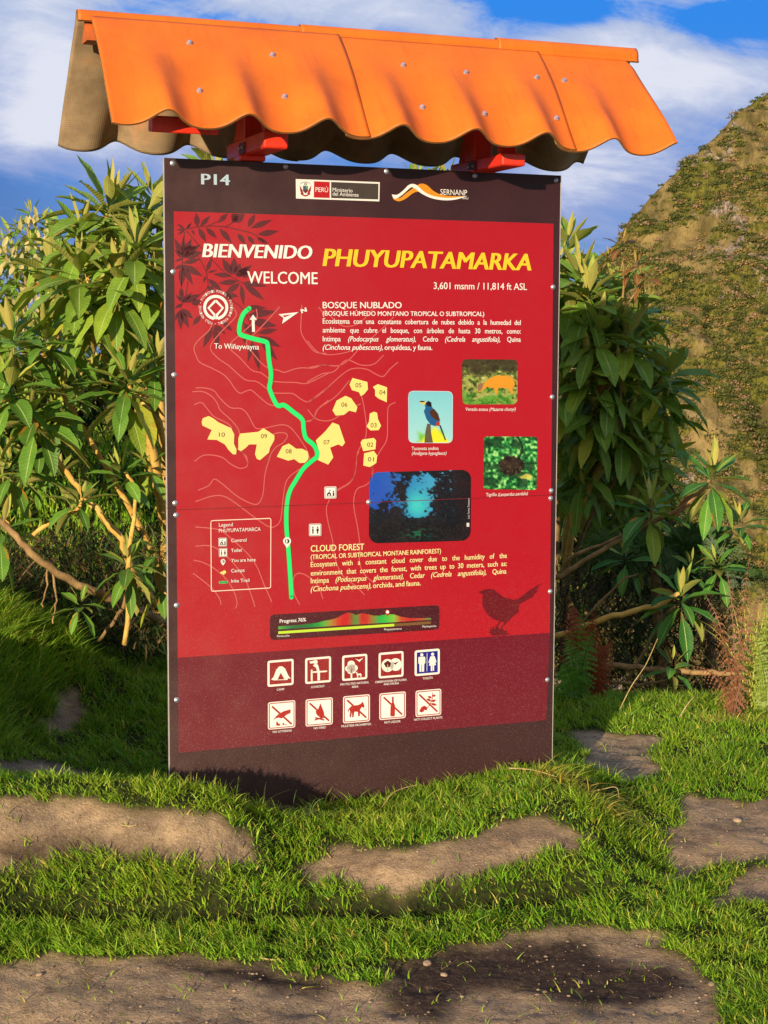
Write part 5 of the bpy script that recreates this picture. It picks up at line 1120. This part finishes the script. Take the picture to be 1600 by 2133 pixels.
shrub('broad_leaved_shrub', 'large broad-leaved shrub with sunlit crown and shaded lower leaves right of the sign', 'shrub', (1180, 1400, 6.9),
      [([(1170, 1400, 6.8), (1180, 1130, 6.6), (1222, 980, 6.5), (1240, 860, 6.4), (1225, 600, 6.35), (1215, 540, 6.3)], .016, .008), ([(1172, 1400, 6.8), (1190, 1120, 6.5), (1250, 970, 6.4), (1268, 900, 6.4), (1290, 720, 6.4), (1295, 620, 6.4)], .014, .008), ([(1150, 1350, 6.9), (1165, 1000, 6.7), (1180, 700, 6.5), (1182, 520, 6.5)], .016, .008, M_STEMD),
       ([(1175, 1250, 6.7), (1215, 1110, 6.6), (1290, 980, 6.5), (1350, 830, 6.5), (1385, 770, 6.4)], .010, .006, M_STEMD)],
      [(1208, 560, 6.3, .2, 20), (1182, 500, 6.5, .18, 14), (1228, 600, 6.2, .2, 18), (1290, 600, 6.4, .19, 18), (1330, 640, 6.4, .17, 14), (1190, 640, 6.3, .19, 15), (1250, 670, 6.15, .2, 17), (1305, 690, 6.2, .2, 16), (1225, 740, 6.2, .2, 16, 1.1), (1180, 800, 6.2, .19, 14, 1.15), (1290, 770, 6.2, .2, 16, 1.1), (1345, 790, 6.4, .19, 14, 1.1), (1240, 840, 6.2, .19, 14, 1.15), (1395, 765, 6.35, .19, 13, .95, .2), (1310, 870, 6.3, .19, 13, 1.2), (1200, 900, 6.4, .17, 10, 1.25), (1350, 880, 6.5, .17, 10, 1.25), (1385, 830, 6.4, .15, 9, 1.2)],
      [([(1150, 540), (1300, 590), (1380, 700), (1400, 900), (1320, 1040), (1160, 1040)], 6.3, 7.1, 75, .13, .19), ([(1150, 1000), (1400, 980), (1440, 1180), (1420, 1340), (1150, 1380)], 6.9, 7.5, 46, .10, .15)], BROAD, tone=.35, seed=11, ds=1.32, ls=.98, wr=.31)
shrub('broad_leaved_shrub', 'broad-leaved shrub hidden behind the sign with only leaf tips showing above its top edge', 'shrub', (800, 1330, 7.6),
      [([(800, 1330, 7.6), (820, 900, 7.5), (870, 600, 7.4), (880, 400, 7.4)], .02, .008), ([(800, 1330, 7.6), (700, 900, 7.5), (640, 650, 7.5), (620, 520, 7.5)], .018, .008), ([(800, 1330, 7.6), (950, 950, 7.5), (1000, 700, 7.5)], .016, .008)],
      [(868, 378, 7.4, .17, 14), (930, 372, 7.4, .17, 14), (905, 395, 7.4, .16, 12)], [([(560, 430), (1050, 400), (1120, 700), (1000, 1050), (600, 1050), (480, 700)], 7.2, 8.0, 46, .15, .2)], BROAD, tone=.4, seed=19)
shrub('trailing_branch_shrub', 'low shaded shrub of long bare branches ending in leaf whorls right of the sign', 'shrub', (1160, 1330, 6.5),
      [([(1160, 1205, 6.4), (1215, 1170, 6.35), (1330, 1105, 6.3), (1440, 1045, 6.2), (1478, 1000, 6.2)], .011, .007, M_STEMD), ([(1165, 1195, 6.5), (1200, 1155, 6.45), (1290, 1120, 6.4), (1350, 1085, 6.3), (1357, 1040, 6.25)], .008, .005, M_STEMD), ([(1155, 1328, 6.2), (1240, 1295, 6.1), (1330, 1270, 6.05), (1385, 1255, 6.0), (1415, 1235, 6.0)], .013, .008, M_STEM), ([(1300, 1430, 6.1), (1370, 1310, 6.05), (1405, 1262, 6.0)], .007, .005, M_STEMD),
       ([(1180, 1378, 6.1), (1290, 1388, 6.05), (1390, 1396, 6.0), (1470, 1401, 6.0), (1535, 1402, 6.0)], .012, .009, M_STEMD), ([(1270, 1420, 6.05), (1330, 1425, 6.0), (1390, 1418, 6.0)], .007, .004, M_STEMD), ([(1180, 1330, 6.4), (1290, 1215, 6.3), (1330, 1195, 6.3)], .005, .003, M_STEMD)],
      [(1487, 975, 6.2, .16, 13, 1.15), (1357, 1040, 6.25, .16, 13, 1.15), (1418, 1228, 6.0, .14, 13, 1.1), (1402, 1375, 5.95, .10, 6), (1490, 1165, 6.2, .11, 9), (1540, 1080, 6.4, .11, 10, .8), (1395, 1420, 6.0, .07, 5), (1440, 1170, 6.3, .1, 6), (1300, 1150, 6.5, .12, 8, 1.2)], [], seed=14, ds=1.18, ls=1.08, wr=.31)
shrub('red_tipped_shrub', 'thin shrub with reddish young leaves rising in front of the hillside', 'shrub', (1290, 900, 8.2), [([(1290, 900, 8.2), (1300, 650, 8.2), (1298, 540, 8.2)], .008, .004, M_STEMD), ([(1300, 650, 8.2), (1330, 600, 8.2)], .005, .003, M_STEMD)],
      [(1300, 500, 8.2, .10, 7, .8), (1325, 545, 8.2, .09, 7), (1268, 530, 8.2, .07, 5), (1338, 570, 8.2, .1, 7, 1.1), (1310, 560, 8.2, .08, 6)], [], seed=17, tint=lin((150, 44, 34)))

# ------------------------------------------------------------------ ferns, dry stalks, tufts
def frond(path, r_, wid, col, root, name='frond', mat=None, n=26, curl=0.5, rg=rng, lobes=5):
    """one fern frond: rachis plus pinnae with small lobes, one mesh"""
    o = np.array(root.location); P = np.array([p-o for p in catmull(path, 8)]); m_ = len(P); V = []; F = []; C = []
    s_ = np.linspace(0, 1, n); idx = np.clip((s_*(m_-1)), 0, m_-1.001); i0 = idx.astype(int); fr = idx-i0
    Q = P[i0]*(1-fr)[:, None]+P[i0+1]*fr[:, None]; T = np.gradient(Q, axis=0); T /= np.linalg.norm(T, axis=1, keepdims=True)
    rv = np.array([rg.normal(0, .3), -1, rg.normal(0, .3)]); 
    for k in range(n):
        b = len(V); sd = np.cross(T[k], rv); sd /= np.linalg.norm(sd)+1e-9; w = r_*(1-.7*s_[k]); V += [Q[k]-sd*w, Q[k]+sd*w]; C += [col*.7]*2
        if k: F.append((b-2-blk, b-1-blk, b+1, b))
        blk = 0
        if s_[k] < .12: continue
        ln = wid*math.sin(math.pi*min(1, (s_[k]*.92+.08))**.7)+.004
        nb = len(V)
        for sg in (-1, 1):
            d = sd*sg*.9+T[k]*.45+np.array([0, 0, -curl*.5])+rg.normal(0, .12, 3); d /= np.linalg.norm(d); q = np.cross(d, rv); q /= np.linalg.norm(q)+1e-9
            for j in range(lobes):
                t0 = j/lobes; a = Q[k]+d*ln*t0+np.array([0, 0, -curl*ln*t0*t0]); lw = ln*.22*(1-t0*.75)
                e = d*.8+q*0; bb = len(V); cc = col*rg.uniform(.75, 1.25)
                V += [a, a+d*ln/lobes*.6+q*lw, a+d*ln/lobes*1.25+np.array([0, 0, -curl*ln*.05]), a+d*ln/lobes*.6-q*lw]; C += [cc]*4; F += [(bb, bb+1, bb+2, bb+3)]
        blk = len(V)-nb
    return mk(name, np.array(V), F, mat or M_FERN, root, cols=np.array(C), smooth=False)
def fern(label, base, tips, wid, col, name='fern', sag=.25, seed=2, cat='fern', group=None, n=26, curl=.4):
    rg = np.random.default_rng(seed); b = wp(*base); b[2] = float(zat(b[0], b[1])); root = tag(empty(name, b), label, cat, group)
    for t in tips:
        e = wp(*t[:3]); mid = b*.45+e*.55+np.array([0, 0, sag*np.linalg.norm(e-b)]); frond([b+rg.normal(0, .02, 3), b*.75+mid*.25+np.array([0, 0, .1*np.linalg.norm(e-b)]), mid, e], .003, wid*rg.uniform(.8, 1.1), np.array(col)*rg.uniform(.8, 1.2), root, rg=rg, n=n, curl=curl)
    return root
def crown_fern(label, crown, r_, n, wid, col, seed):
    rg = np.random.default_rng(seed); c = wp(*crown); b = c.copy(); b[2] = float(zat(b[0], b[1])); root = tag(empty('fern', b), label, 'fern')
    m_ = MB(); m_.tube([Vector(c-b)*t+Vector((.02*math.sin(5*t), 0, 0)) for t in np.linspace(0, 1, 8)], [.035, .032, .03, .03, .028, .028, .026, .02], 8); m_.build('trunk', M_STEMD, root, smooth=True)
    for k in range(n):
        a = 2.4*k+rg.normal(0, .2); L_ = r_*rg.uniform(.7, 1.15); h = np.array([math.cos(a), math.sin(a)*.8, 0]); up = rg.uniform(.25, .7)
        frond([c, c+h*L_*.4+np.array([0, 0, L_*up*.55]), c+h*L_*.8+np.array([0, 0, L_*up*.5]), c+h*L_*1.15+np.array([0, 0, -L_*rg.uniform(-.1, .35)])], .003, wid*rg.uniform(.8, 1.1), col*rg.uniform(.8, 1.25), root, rg=rg, n=30, curl=.35)
crown_fern('dark green fern clump arching in the shade in front of the sunny hillside', (1375, 1175, 7.9), .36, 22, .085, lin((66, 94, 44)), 4)
crown_fern('smaller dark fern behind the withered fern at the right', (1480, 1215, 8.2), .26, 14, .07, lin((70, 92, 44)), 5)
fern('withered red-brown fern with curled fronds at the right edge', (1535, 1450, 6.0), [(1560, 1170, 6.0), (1515, 1190, 6.05), (1440, 1385, 5.95), (1585, 1240, 6.0), (1485, 1290, 6.0), (1470, 1240, 6.1)], .036, lin((132, 84, 52)), name='withered_fern', sag=.2, seed=6, n=20, curl=1.2)
fern('withered rust-coloured fern in the shade right beside the sign base', (1215, 1420, 6.5), [(1190, 1300, 6.4), (1240, 1270, 6.4), (1280, 1330, 6.4), (1200, 1370, 6.3), (1250, 1340, 6.3), (1185, 1240, 6.5)], .08, lin((150, 70, 36)), name='withered_fern', sag=.15, seed=7, n=26, curl=1.0)
fern('bright yellow-green fern lit by the sun at the right edge', (1600, 1440, 6.1), [(1562, 1290, 6.0), (1592, 1230, 6.1), (1578, 1350, 5.95), (1640, 1300, 6.0), (1610, 1180, 6.2)], .042, lin((130, 146, 54)), sag=.15, seed=9, n=24)
fern('low pale green fern at the foot of the shrub stems right of the sign', (1200, 1430, 6.3), [(1180, 1320, 6.2), (1215, 1255, 6.3), (1240, 1310, 6.2), (1170, 1380, 6.2)], .06, lin((96, 140, 50)), sag=.15, seed=10, n=22)
def tuft(label, pts, n, ln, col, tipc, bend, name='grass_tuft', cat='grass tuft', wid=.004, lean=(0, -.2), spread=.5, seed=3, group=None):
    rg = np.random.default_rng(seed); P = np.array([wp(*p) for p in pts]); i = rg.integers(0, len(P), n); B = P[i]+np.stack([rg.normal(0, .03, n), rg.normal(0, .025, n), np.zeros(n)], 1); B[:, 2] = zat(B[:, 0], B[:, 1])-.004
    c = P.mean(0); c[2] = float(zat(c[0], c[1])); d = np.stack([rg.normal(lean[0], spread, n), rg.normal(lean[1], spread*.6, n), np.ones(n)], 1); d /= np.linalg.norm(d, axis=1, keepdims=True)
    t = rg.uniform(0, 1, (n, 1)); cc = np.array(col)*t+np.array(tipc)*(1-t); V, F, C = blades(B-c, d, rg.uniform(.5, 1.15, n)*ln, rg.uniform(.7, 1.2, n)*wid, np.stack([d[:, 0]*.9, d[:, 1]*.6, rg.uniform(.4, 1.2, n)*bend], 1), cc, cc*.7+np.array(tipc)*.3, seg=6, rg=rg)
    o = mk(name, V, F, M_GRASS, cols=C, smooth=True); o.location = c; return tag(o, label, cat, group)
TG = 'long grass tufts around the sign base'
tuft('long yellowing grass tuft at the lower right corner of the sign', [(1130, 1612, 4.78), (1165, 1620, 4.75), (1200, 1640, 4.65), (1240, 1660, 4.55), (1265, 1675, 4.52)], 230, .13, lin((140, 170, 50)), lin((216, 178, 84)), .8, lean=(.25, -.25), seed=21, group=TG)
tuft('long arching green grass tuft under the left part of the sign', [(480, 1690, 4.5), (540, 1695, 4.5), (600, 1700, 4.5), (660, 1700, 4.5)], 150, .15, lin((70, 110, 50)), lin((150, 160, 90)), .9, lean=(.2, -.12), spread=.6, seed=22, group=TG)
tuft('green grass tuft under the middle of the sign face', [(880, 1690, 4.57), (960, 1680, 4.6), (1040, 1660, 4.66), (1090, 1645, 4.7)], 170, .10, lin((92, 150, 40)), lin((150, 180, 60)), .7, lean=(-.1, -.15), seed=23, group=TG)
tuft('dry yellow grass tuft spilling over the turf in front of the withered fern', [(1490, 1500, 5.95), (1530, 1490, 5.95), (1570, 1480, 5.95), (1600, 1480, 5.95)], 320, .10, lin((170, 170, 70)), lin((226, 196, 104)), 1.0, lean=(-.25, -.3), spread=.7, seed=24)
tuft('tall pale weeds lit by the sun at the right edge', [(1575, 1420, 6.3), (1595, 1400, 6.4), (1620, 1400, 6.4), (1585, 1440, 6.2), (1610, 1380, 6.5)], 190, .5, lin((150, 180, 60)), lin((226, 206, 110)), .35, name='tall_weeds', cat='weeds', wid=.009, lean=(0, -.05), spread=.13, seed=25)
def tangle(label, poly, d0, d1, n, ln, cols_, seed, kindname='undergrowth', wid=.007, up=.5, bend=.8):
    """tangled stalks and litter: nobody could count it"""
    rg = np.random.default_rng(seed); P = []; A = np.array(poly, float); lo, hi = A.min(0), A.max(0)
    while len(P) < n:
        q = rg.uniform(lo, hi)
        if inpoly(np.array([q[0]]), np.array([q[1]]), poly)[0]: P.append(wp(q[0], q[1], rg.uniform(d0, d1)))
    P = np.array(P); g_ = zat(P[:, 0], P[:, 1]); P[:, 2] = np.maximum(P[:, 2], g_-.01)
    d = np.stack([rg.normal(0, .8, n), rg.normal(-.1, .5, n), rg.normal(up, .5, n)], 1); d /= np.linalg.norm(d, axis=1, keepdims=True)
    pal = np.array(cols_); cc = pal[rg.integers(0, len(pal), n)]*rg.uniform(.6, 1.2, (n, 1))
    V, F, C = blades(P, d, rg.uniform(.4, 1.2, n)*ln, rg.uniform(.5, 1.4, n)*wid, np.stack([rg.normal(0, .3, n), rg.normal(0, .3, n), rg.uniform(0, 1, n)*bend], 1), cc, cc, seg=4, rg=rg)
    return tag(mk(kindname, V, F, M_DRY, cols=C, smooth=True), label, 'undergrowth', kind='stuff')
tangle('tangled dark undergrowth and dead stalks below the right shrubs', [(1155, 1180), (1500, 1200), (1580, 1420), (1540, 1490), (1300, 1490), (1155, 1420)], 7.7, 8.9, 6500, .17, [lin((58, 50, 30)), lin((66, 76, 36)), lin((110, 92, 56)), lin((86, 52, 32)), lin((44, 60, 28))], 31)
tangle('tangled dark undergrowth and dead stalks below the left shrubs', [(-60, 1130), (345, 1100), (345, 1370), (190, 1345), (60, 1240), (-60, 1230)], 6.4, 7.3, 3600, .13, [lin((58, 48, 30)), lin((60, 80, 36)), lin((116, 92, 56)), lin((44, 64, 28))], 32)
tangle('dark leafy understorey behind the right shrub stems', [(1155, 880), (1370, 900), (1400, 1050), (1420, 1250), (1155, 1250)], 9.4, 10.5, 3000, .16, [lin((40, 66, 28)), lin((64, 90, 34)), lin((56, 46, 28)), lin((96, 110, 44))], 33, wid=.03)
tangle('shaded twigs and leaves behind the left shrub stems', [(-60, 820), (345, 760), (345, 900), (200, 880), (60, 960), (-60, 1000)], 7.0, 8.4, 2600, .16, [lin((44, 62, 28)), lin((76, 90, 40)), lin((92, 74, 44))], 34, wid=.022)
# straws, twigs, stones
def straw(label, path, r_, mat=None, name='dry_straw', group=None):
    pts = catmull([wp(*q) for q in path], 6); c = np.array(pts).mean(0); b = MB(); b.tube([Vector(p-c) for p in pts], [r_*(1-.5*i/len(pts)) for i in range(len(pts))], 5)
    o = b.build(name, mat or M_STRAW, smooth=True); o.location = c; tag(o, label, 'straw', group)
M_STRAW = mat_bark('bleached_straw', (168, 138, 84), (204, 174, 118), 40)
def gpt(px, py, lift=0.004):
    """where the line of sight meets the ground"""
    d = np.linspace(3.2, 8, 961); v = ray(px, py); P = EYEP+v[None]*(d/v[1])[:, None]; z = zat(P[:, 0], P[:, 1]); k = int(np.argmax(P[:, 2] <= z)); p = P[k].copy(); p[2] = z[k]+lift; return p
def gstraw(label, px, r_=.0014):
    pts = [gpt(*q) for q in px]; c = np.array(pts).mean(0); b = MB(); b.tube([Vector(p-c) for p in catmull(pts, 5)], r_, 5); o = b.build('dry_straw', M_STRAW, smooth=True); o.location = c; tag(o, label, 'straw')
straw('pale bent straw leaning on the foot of the sign face', [(790, 1690, 4.56), (815, 1655, 4.6), (840, 1642, 4.63), (873, 1634, 4.66)], .0016)
straw('golden broken straw sticking out over the lower right corner of the sign', [(1060, 1600, 4.72), (1110, 1604, 4.72), (1160, 1618, 4.7)], .0017)
straw('golden straw with a bent seed head right of the sign base', [(1195, 1655, 4.62), (1250, 1645, 4.6), (1283, 1640, 4.6), (1290, 1662, 4.58)], .0016)
straw('white twig leaning in the shade below the right shrubs', [(1415, 1495, 5.9), (1430, 1470, 5.9), (1447, 1450, 5.92)], .0028, name='twig')
straw('pale dead stalk crossing in front of the dark undergrowth beside the fallen branch', [(1290, 1480, 6.0), (1315, 1430, 6.0), (1345, 1385, 6.05), (1370, 1330, 6.05)], .0026, name='twig')
gstraw('short curled straw on the lit bank below the left part of the sign', [(250, 1722), (270, 1726), (285, 1722)])
gstraw('long thin straw hanging down the grassy bank', [(310, 1860), (304, 1895), (308, 1930), (305, 1938)], .0012)
gstraw('dry straw lying where grass meets the foreground soil', [(540, 1998), (565, 2004), (592, 2002)], .002)
gstraw('dry straw beside the gap between the two soil banks', [(655, 1758), (675, 1776), (690, 1792)], .002)
M_STONE = mat_bark('pale_stone', (140, 116, 92), (176, 150, 122), 30)
def stone(px, py, r_, label, seed, group=None):
    import bmesh
    rg = np.random.default_rng(seed); bm = bmesh.new(); bmesh.ops.create_icosphere(bm, subdivisions=3, radius=1)
    V = np.array([v.co[:] for v in bm.verts]); k = 1+.35*(fbm(V[:, 0]*1.7+seed, V[:, 1]*1.7+V[:, 2], seed, 3)-.5); V = V*k[:, None]*np.array([1.2, .9, .62])*r_; F = [tuple(v.index for v in f.verts) for f in bm.faces]; bm.free()
    o = mk('stone', V, F, M_STONE, smooth=True); o.location = gpt(px, py, r_*.25); o.rotation_euler = (0, 0, rg.uniform(0, 6)); tag(o, label, 'stone', group)
for i, (x, y, r_, lb) in enumerate([(890, 2010, .011, 'largest rounded tan stone on the dark foreground soil patch'), (925, 2032, .008, 'small pale stone just right of the largest tan stone'), (1210, 2048, .007, 'small pale stone in the middle of the damp soil'), (1482, 2052, .008, 'grey stone at the right rim of the foreground soil'), (82, 2034, .007, 'small pale stone on the left foreground soil'), (655, 2020, .006, 'tiny stone near the grass edge on the left foreground soil'), (1536, 1712, .013, 'flat white stone on the bare path right of the sign')]): stone(x, y, r_, lb, 40+i)
def pebbles():
    rg = np.random.default_rng(5); V = []; F = []; C = []
    import bmesh
    bm = bmesh.new(); bmesh.ops.create_icosphere(bm, subdivisions=1, radius=1); B = np.array([v.co[:] for v in bm.verts]); BF = [tuple(v.index for v in f.verts) for f in bm.faces]; bm.free(); n = 0
    N = 3600; y = rg.uniform(3.3, 6.2, N); x = rg.uniform(-1, 1, N)*(.25*y+.3); ok = grid_at(MS, x, y) > .6; x, y = x[ok], y[ok]; z = zat(x, y); ms = []
    for a, b, c in zip(x, y, z):
        r_ = .0012+.0022*rg.random()**3*1.6; V.append(B*np.array([1.3, 1, .7])*r_*rg.uniform(.8, 1.2, 3)+[a, b, c+r_*.3]); F.append(np.array(BF)+n); n += len(B); t = rg.random(); C.append(np.tile(lin((120, 96, 78))*(1-t)+lin((172, 146, 118))*t, (len(B), 1)))
    tag(mk('pebbles', np.concatenate(V), np.concatenate(F).astype(np.int32), M_DRY, cols=np.concatenate(C), smooth=True), 'fine grit and pebbles strewn over the bare soil', 'pebbles', kind='stuff')
    N = 1500; y = rg.uniform(3.3, 6.0, N); x = rg.uniform(-1, 1, N)*(.25*y+.3); ok = grid_at(MS, x, y) > .3; x, y = x[ok], y[ok]; z = zat(x, y); n = len(x); a = rg.uniform(0, 6.28, n)
    d = np.stack([np.cos(a), np.sin(a), rg.uniform(-.02, .22, n)], 1); cc = np.where(rg.random((n, 1)) < .5, STRAW, lin((96, 70, 48)))*rg.uniform(.6, 1.1, (n, 1))
    V, F, C = blades(np.stack([x, y, z+.002], 1), d, rg.uniform(.012, .05, n), rg.uniform(.0012, .0026, n), np.stack([rg.normal(0, .4, n), rg.normal(0, .4, n), rg.uniform(0, .15, n)], 1), cc, cc)
    tag(mk('dry_litter', V, F, M_DRY, cols=C), 'bits of dry grass scattered over the bare soil', 'litter', kind='stuff')
pebbles()
# ------------------------------------------------------------------ the hillside
def mat_hill():
    m, g = new_mat('hillside_grass_and_rock'); oc = g.n('ShaderNodeTexCoord').outputs['Object']
    st = g.n('ShaderNodeMapping', i={0: oc, 'Rotation': (0, 0.75, 0), 'Scale': (1, 1, 0.45)}).outputs[0]
    n = g.noise(st, 0.045, 7, 0.68, 0.6); n2 = g.noise(st, 0.42, 6, 0.7, 0.4); n3 = g.noise(st, 2.2, 4, 0.65); nb = g.noise(oc, 0.10, 6, 0.66, 0.3)
    c = g.mix(g.ss(n2, 0.32, 0.66), lin((88, 78, 46)), lin((150, 128, 80)))
    c = g.mix(g.ss(n3, 0.45, 0.7, 0, .5), c, lin((96, 82, 52)))
    gr = g.mix(g.ss(n3, 0.35, 0.65), lin((62, 66, 24)), lin((116, 112, 42)))
    sp = g.n('ShaderNodeSeparateColor', i={0: attr(g)})
    c = g.mix(g.m('MULTIPLY', g.ss(g.m('ADD', sp.outputs[0], g.m('MULTIPLY', n2, 0.5)), 0.55, 0.95), 0.85), c, gr)
    rk = g.mix(g.ss(n3, 0.4, 0.62), lin((92, 80, 70)), lin((158, 140, 122)))
    c = g.mix(g.ss(g.m('ADD', nb, g.m('MULTIPLY', n2, 0.35)), 0.755, 0.80), c, rk)
    b = g.n('ShaderNodeBump', i={'Strength': 0.8, 'Distance': 0.8, 'Height': g.m('ADD', n2, g.m('MULTIPLY', n3, 0.4))})
    return finish(m, g, g.n('ShaderNodeBsdfPrincipled', i={'Base Color': c, 'Roughness': 0.95, 'Normal': b.outputs[0], 'Specular IOR Level': 0.1}).outputs[0])
SKY = [(500, 1350), (700, 1160), (900, 960), (1060, 800), (1160, 665), (1215, 600), (1252, 545), (1290, 496), (1312, 456), (1342, 426), (1400, 366), (1440, 330), (1500, 274), (1530, 240), (1562, 218), (1600, 192), (1700, 110), (1900, 0), (2150, -120), (2500, -230), (2900, -300), (3500, -320)]
DH = 210.0
def hill():
    sp = np.array(SKY, float); t = np.linspace(0, len(sp)-1, 420); sx = np.interp(t, np.arange(len(sp)), sp[:, 0]); sy = np.interp(t, np.arange(len(sp)), sp[:, 1])
    dist = DH + 40*np.clip((sx-1100)/1500, -1, 1.5)
    crest = np.array([wp(a, b, d) for a, b, d in zip(sx, sy, dist)])
    R = np.concatenate([np.linspace(-1, 0, 230), np.linspace(0, 1, 40)[1:]]); G = np.empty((len(sx), len(R), 3))
    for j, r_ in enumerate(R):
        if r_ <= 0:                                     # face towards the viewer, falling into the valley
            k = -r_; G[:, j, 0] = crest[:, 0]-22*k*1.0; G[:, j, 1] = crest[:, 1]-95*k**0.92; G[:, j, 2] = crest[:, 2]*(1-k)+(-75)*k - 6*np.sin(k*math.pi)
        else: G[:, j, 0] = crest[:, 0]+30*r_; G[:, j, 1] = crest[:, 1]+150*r_; G[:, j, 2] = crest[:, 2]-20*r_-150*r_**2
    u = G[:, :, 0]*.9+G[:, :, 1]*.4; v = G[:, :, 2]+G[:, :, 1]*.3
    am = np.clip(np.abs(R)*14, 0.05, 1)[None]
    nz = (fbm(u/26, v/30, 81, 5, .55)-.5)*15*am + (fbm(u/5, v/6, 83, 4, .6)-.5)*6.0*np.clip(np.abs(R)*20, .15, 1)[None] + (fbm(u/1.6, v/1.7, 84, 3)-.5)*2.2
    G[:, :, 1] -= nz*.75; G[:, :, 2] += nz*.35
    n, m_ = G.shape[:2]; I = np.arange(n*m_).reshape(n, m_); F = np.stack([I[:-1, :-1], I[1:, :-1], I[1:, 1:], I[:-1, 1:]], -1).reshape(-1, 4)
    DD = fbm((G[:, :, 0]+.4*G[:, :, 1])/5.5, (G[:, :, 2]+G[:, :, 1]*.3)/5.0, 91, 5, .62); GM = sstep(DD, .35, .51)
    tag(mk('hill', G.reshape(-1, 3), F.astype(np.int32), mat_hill(), cols=np.stack([GM, GM*0, GM*0], -1).reshape(-1, 3), smooth=True), kind='structure')
    # scrub: ragged clumps of leaf-sized faces on the slope
    rg = np.random.default_rng(77); N = 52000; ii = rg.integers(0, n-1, N); jj = (230*rg.random(N)**1.35).astype(int); P = G[ii, jj]
    px, py = toimg(P); vis = (px > 1100) & (px < 1750) & (py > 100) & (py < 1450)
    d = GM[ii, jj]; ridge = jj > 224
    keep = vis & ((rg.random(N) < d*.9+.06) | (ridge & (rg.random(N) < .10))); P = P[keep]; d = d[keep]; print('scrub', len(P))
    k = 46; s_ = rg.uniform(.3, .8, len(P))*rg.choice([.6, 1, 1.5], len(P)); nq = len(P)*k
    o = rg.normal(0, 1, (nq, 3)); o /= np.linalg.norm(o, axis=1, keepdims=True); o *= rg.uniform(.45, 1.0, (nq, 1)); o[:, 2] = np.abs(o[:, 2])*.75
    c = np.repeat(P, k, 0)+o*np.repeat(s_, k)[:, None]*np.array([1.0, .9, .85]); a = rg.normal(0, 1, (nq, 3)); a /= np.linalg.norm(a, axis=1, keepdims=True); b = np.cross(a, rg.normal(0, 1, (nq, 3))); b /= np.linalg.norm(b, axis=1, keepdims=True)
    q = rg.uniform(.09, .20, (nq, 1))*np.repeat(np.sqrt(s_), k)[:, None]; V = np.stack([c+a*q, c+b*q*.6, c-a*q, c-b*q*.6], 1).reshape(-1, 3); Fq = np.arange(nq*4).reshape(-1, 4)
    t = rg.random((len(P), 1)); pc = lin((58, 68, 28))*(1-t)+lin((104, 106, 48))*t; dr = rg.random((len(P), 1)) < .16; pc = np.where(dr, lin((150, 122, 68)), pc); dr = rg.random((len(P), 1)) < .12; pc = np.where(dr, lin((150, 120, 90)), pc); cc = np.repeat(pc, k, 0)*rg.uniform(.75, 1.25, (nq, 1)); cc = np.repeat(cc, 4, 0)
    tag(mk('hillside_scrub', V, Fq.astype(np.int32), mat_blade('scrub_leaves', 0.15, 0.8), cols=cc), 'olive green scrub scattered over the golden hillside', 'scrub', kind='stuff')
hill()
def far_range():
    m, g = new_mat('distant_blue_shade'); oc = g.n('ShaderNodeTexCoord').outputs['Object']; n = g.noise(oc, 0.006, 6, .62)
    mt = finish(m, g, g.n('ShaderNodeBsdfPrincipled', i={'Base Color': g.mix(g.ss(n, .4, .6), lin((44, 60, 84)), lin((78, 88, 104))), 'Roughness': 1.0}).outputs[0])  # blue shade of the far valley is put into the base colour
    x = np.linspace(-3200, 3600, 160); r_ = np.linspace(0, 1, 30); X, R = np.meshgrid(x, r_, indexing='ij')
    h = -60+ (fbm(X/900, X*0, 5, 5)-.35)*520*np.sin(R*math.pi)**.8 + (fbm(X/160, R*6, 6, 4)-.5)*90*np.sin(R*math.pi); h = np.minimum(h, 70+.0*X)
    V = np.stack([X, 2300+1500*R, h], -1).reshape(-1, 3); I = np.arange(160*30).reshape(160, 30); F = np.stack([I[:-1, :-1], I[1:, :-1], I[1:, 1:], I[:-1, 1:]], -1).reshape(-1, 4)
    tag(mk('far_hills', V, F.astype(np.int32), mt, smooth=True), kind='structure')
far_range()
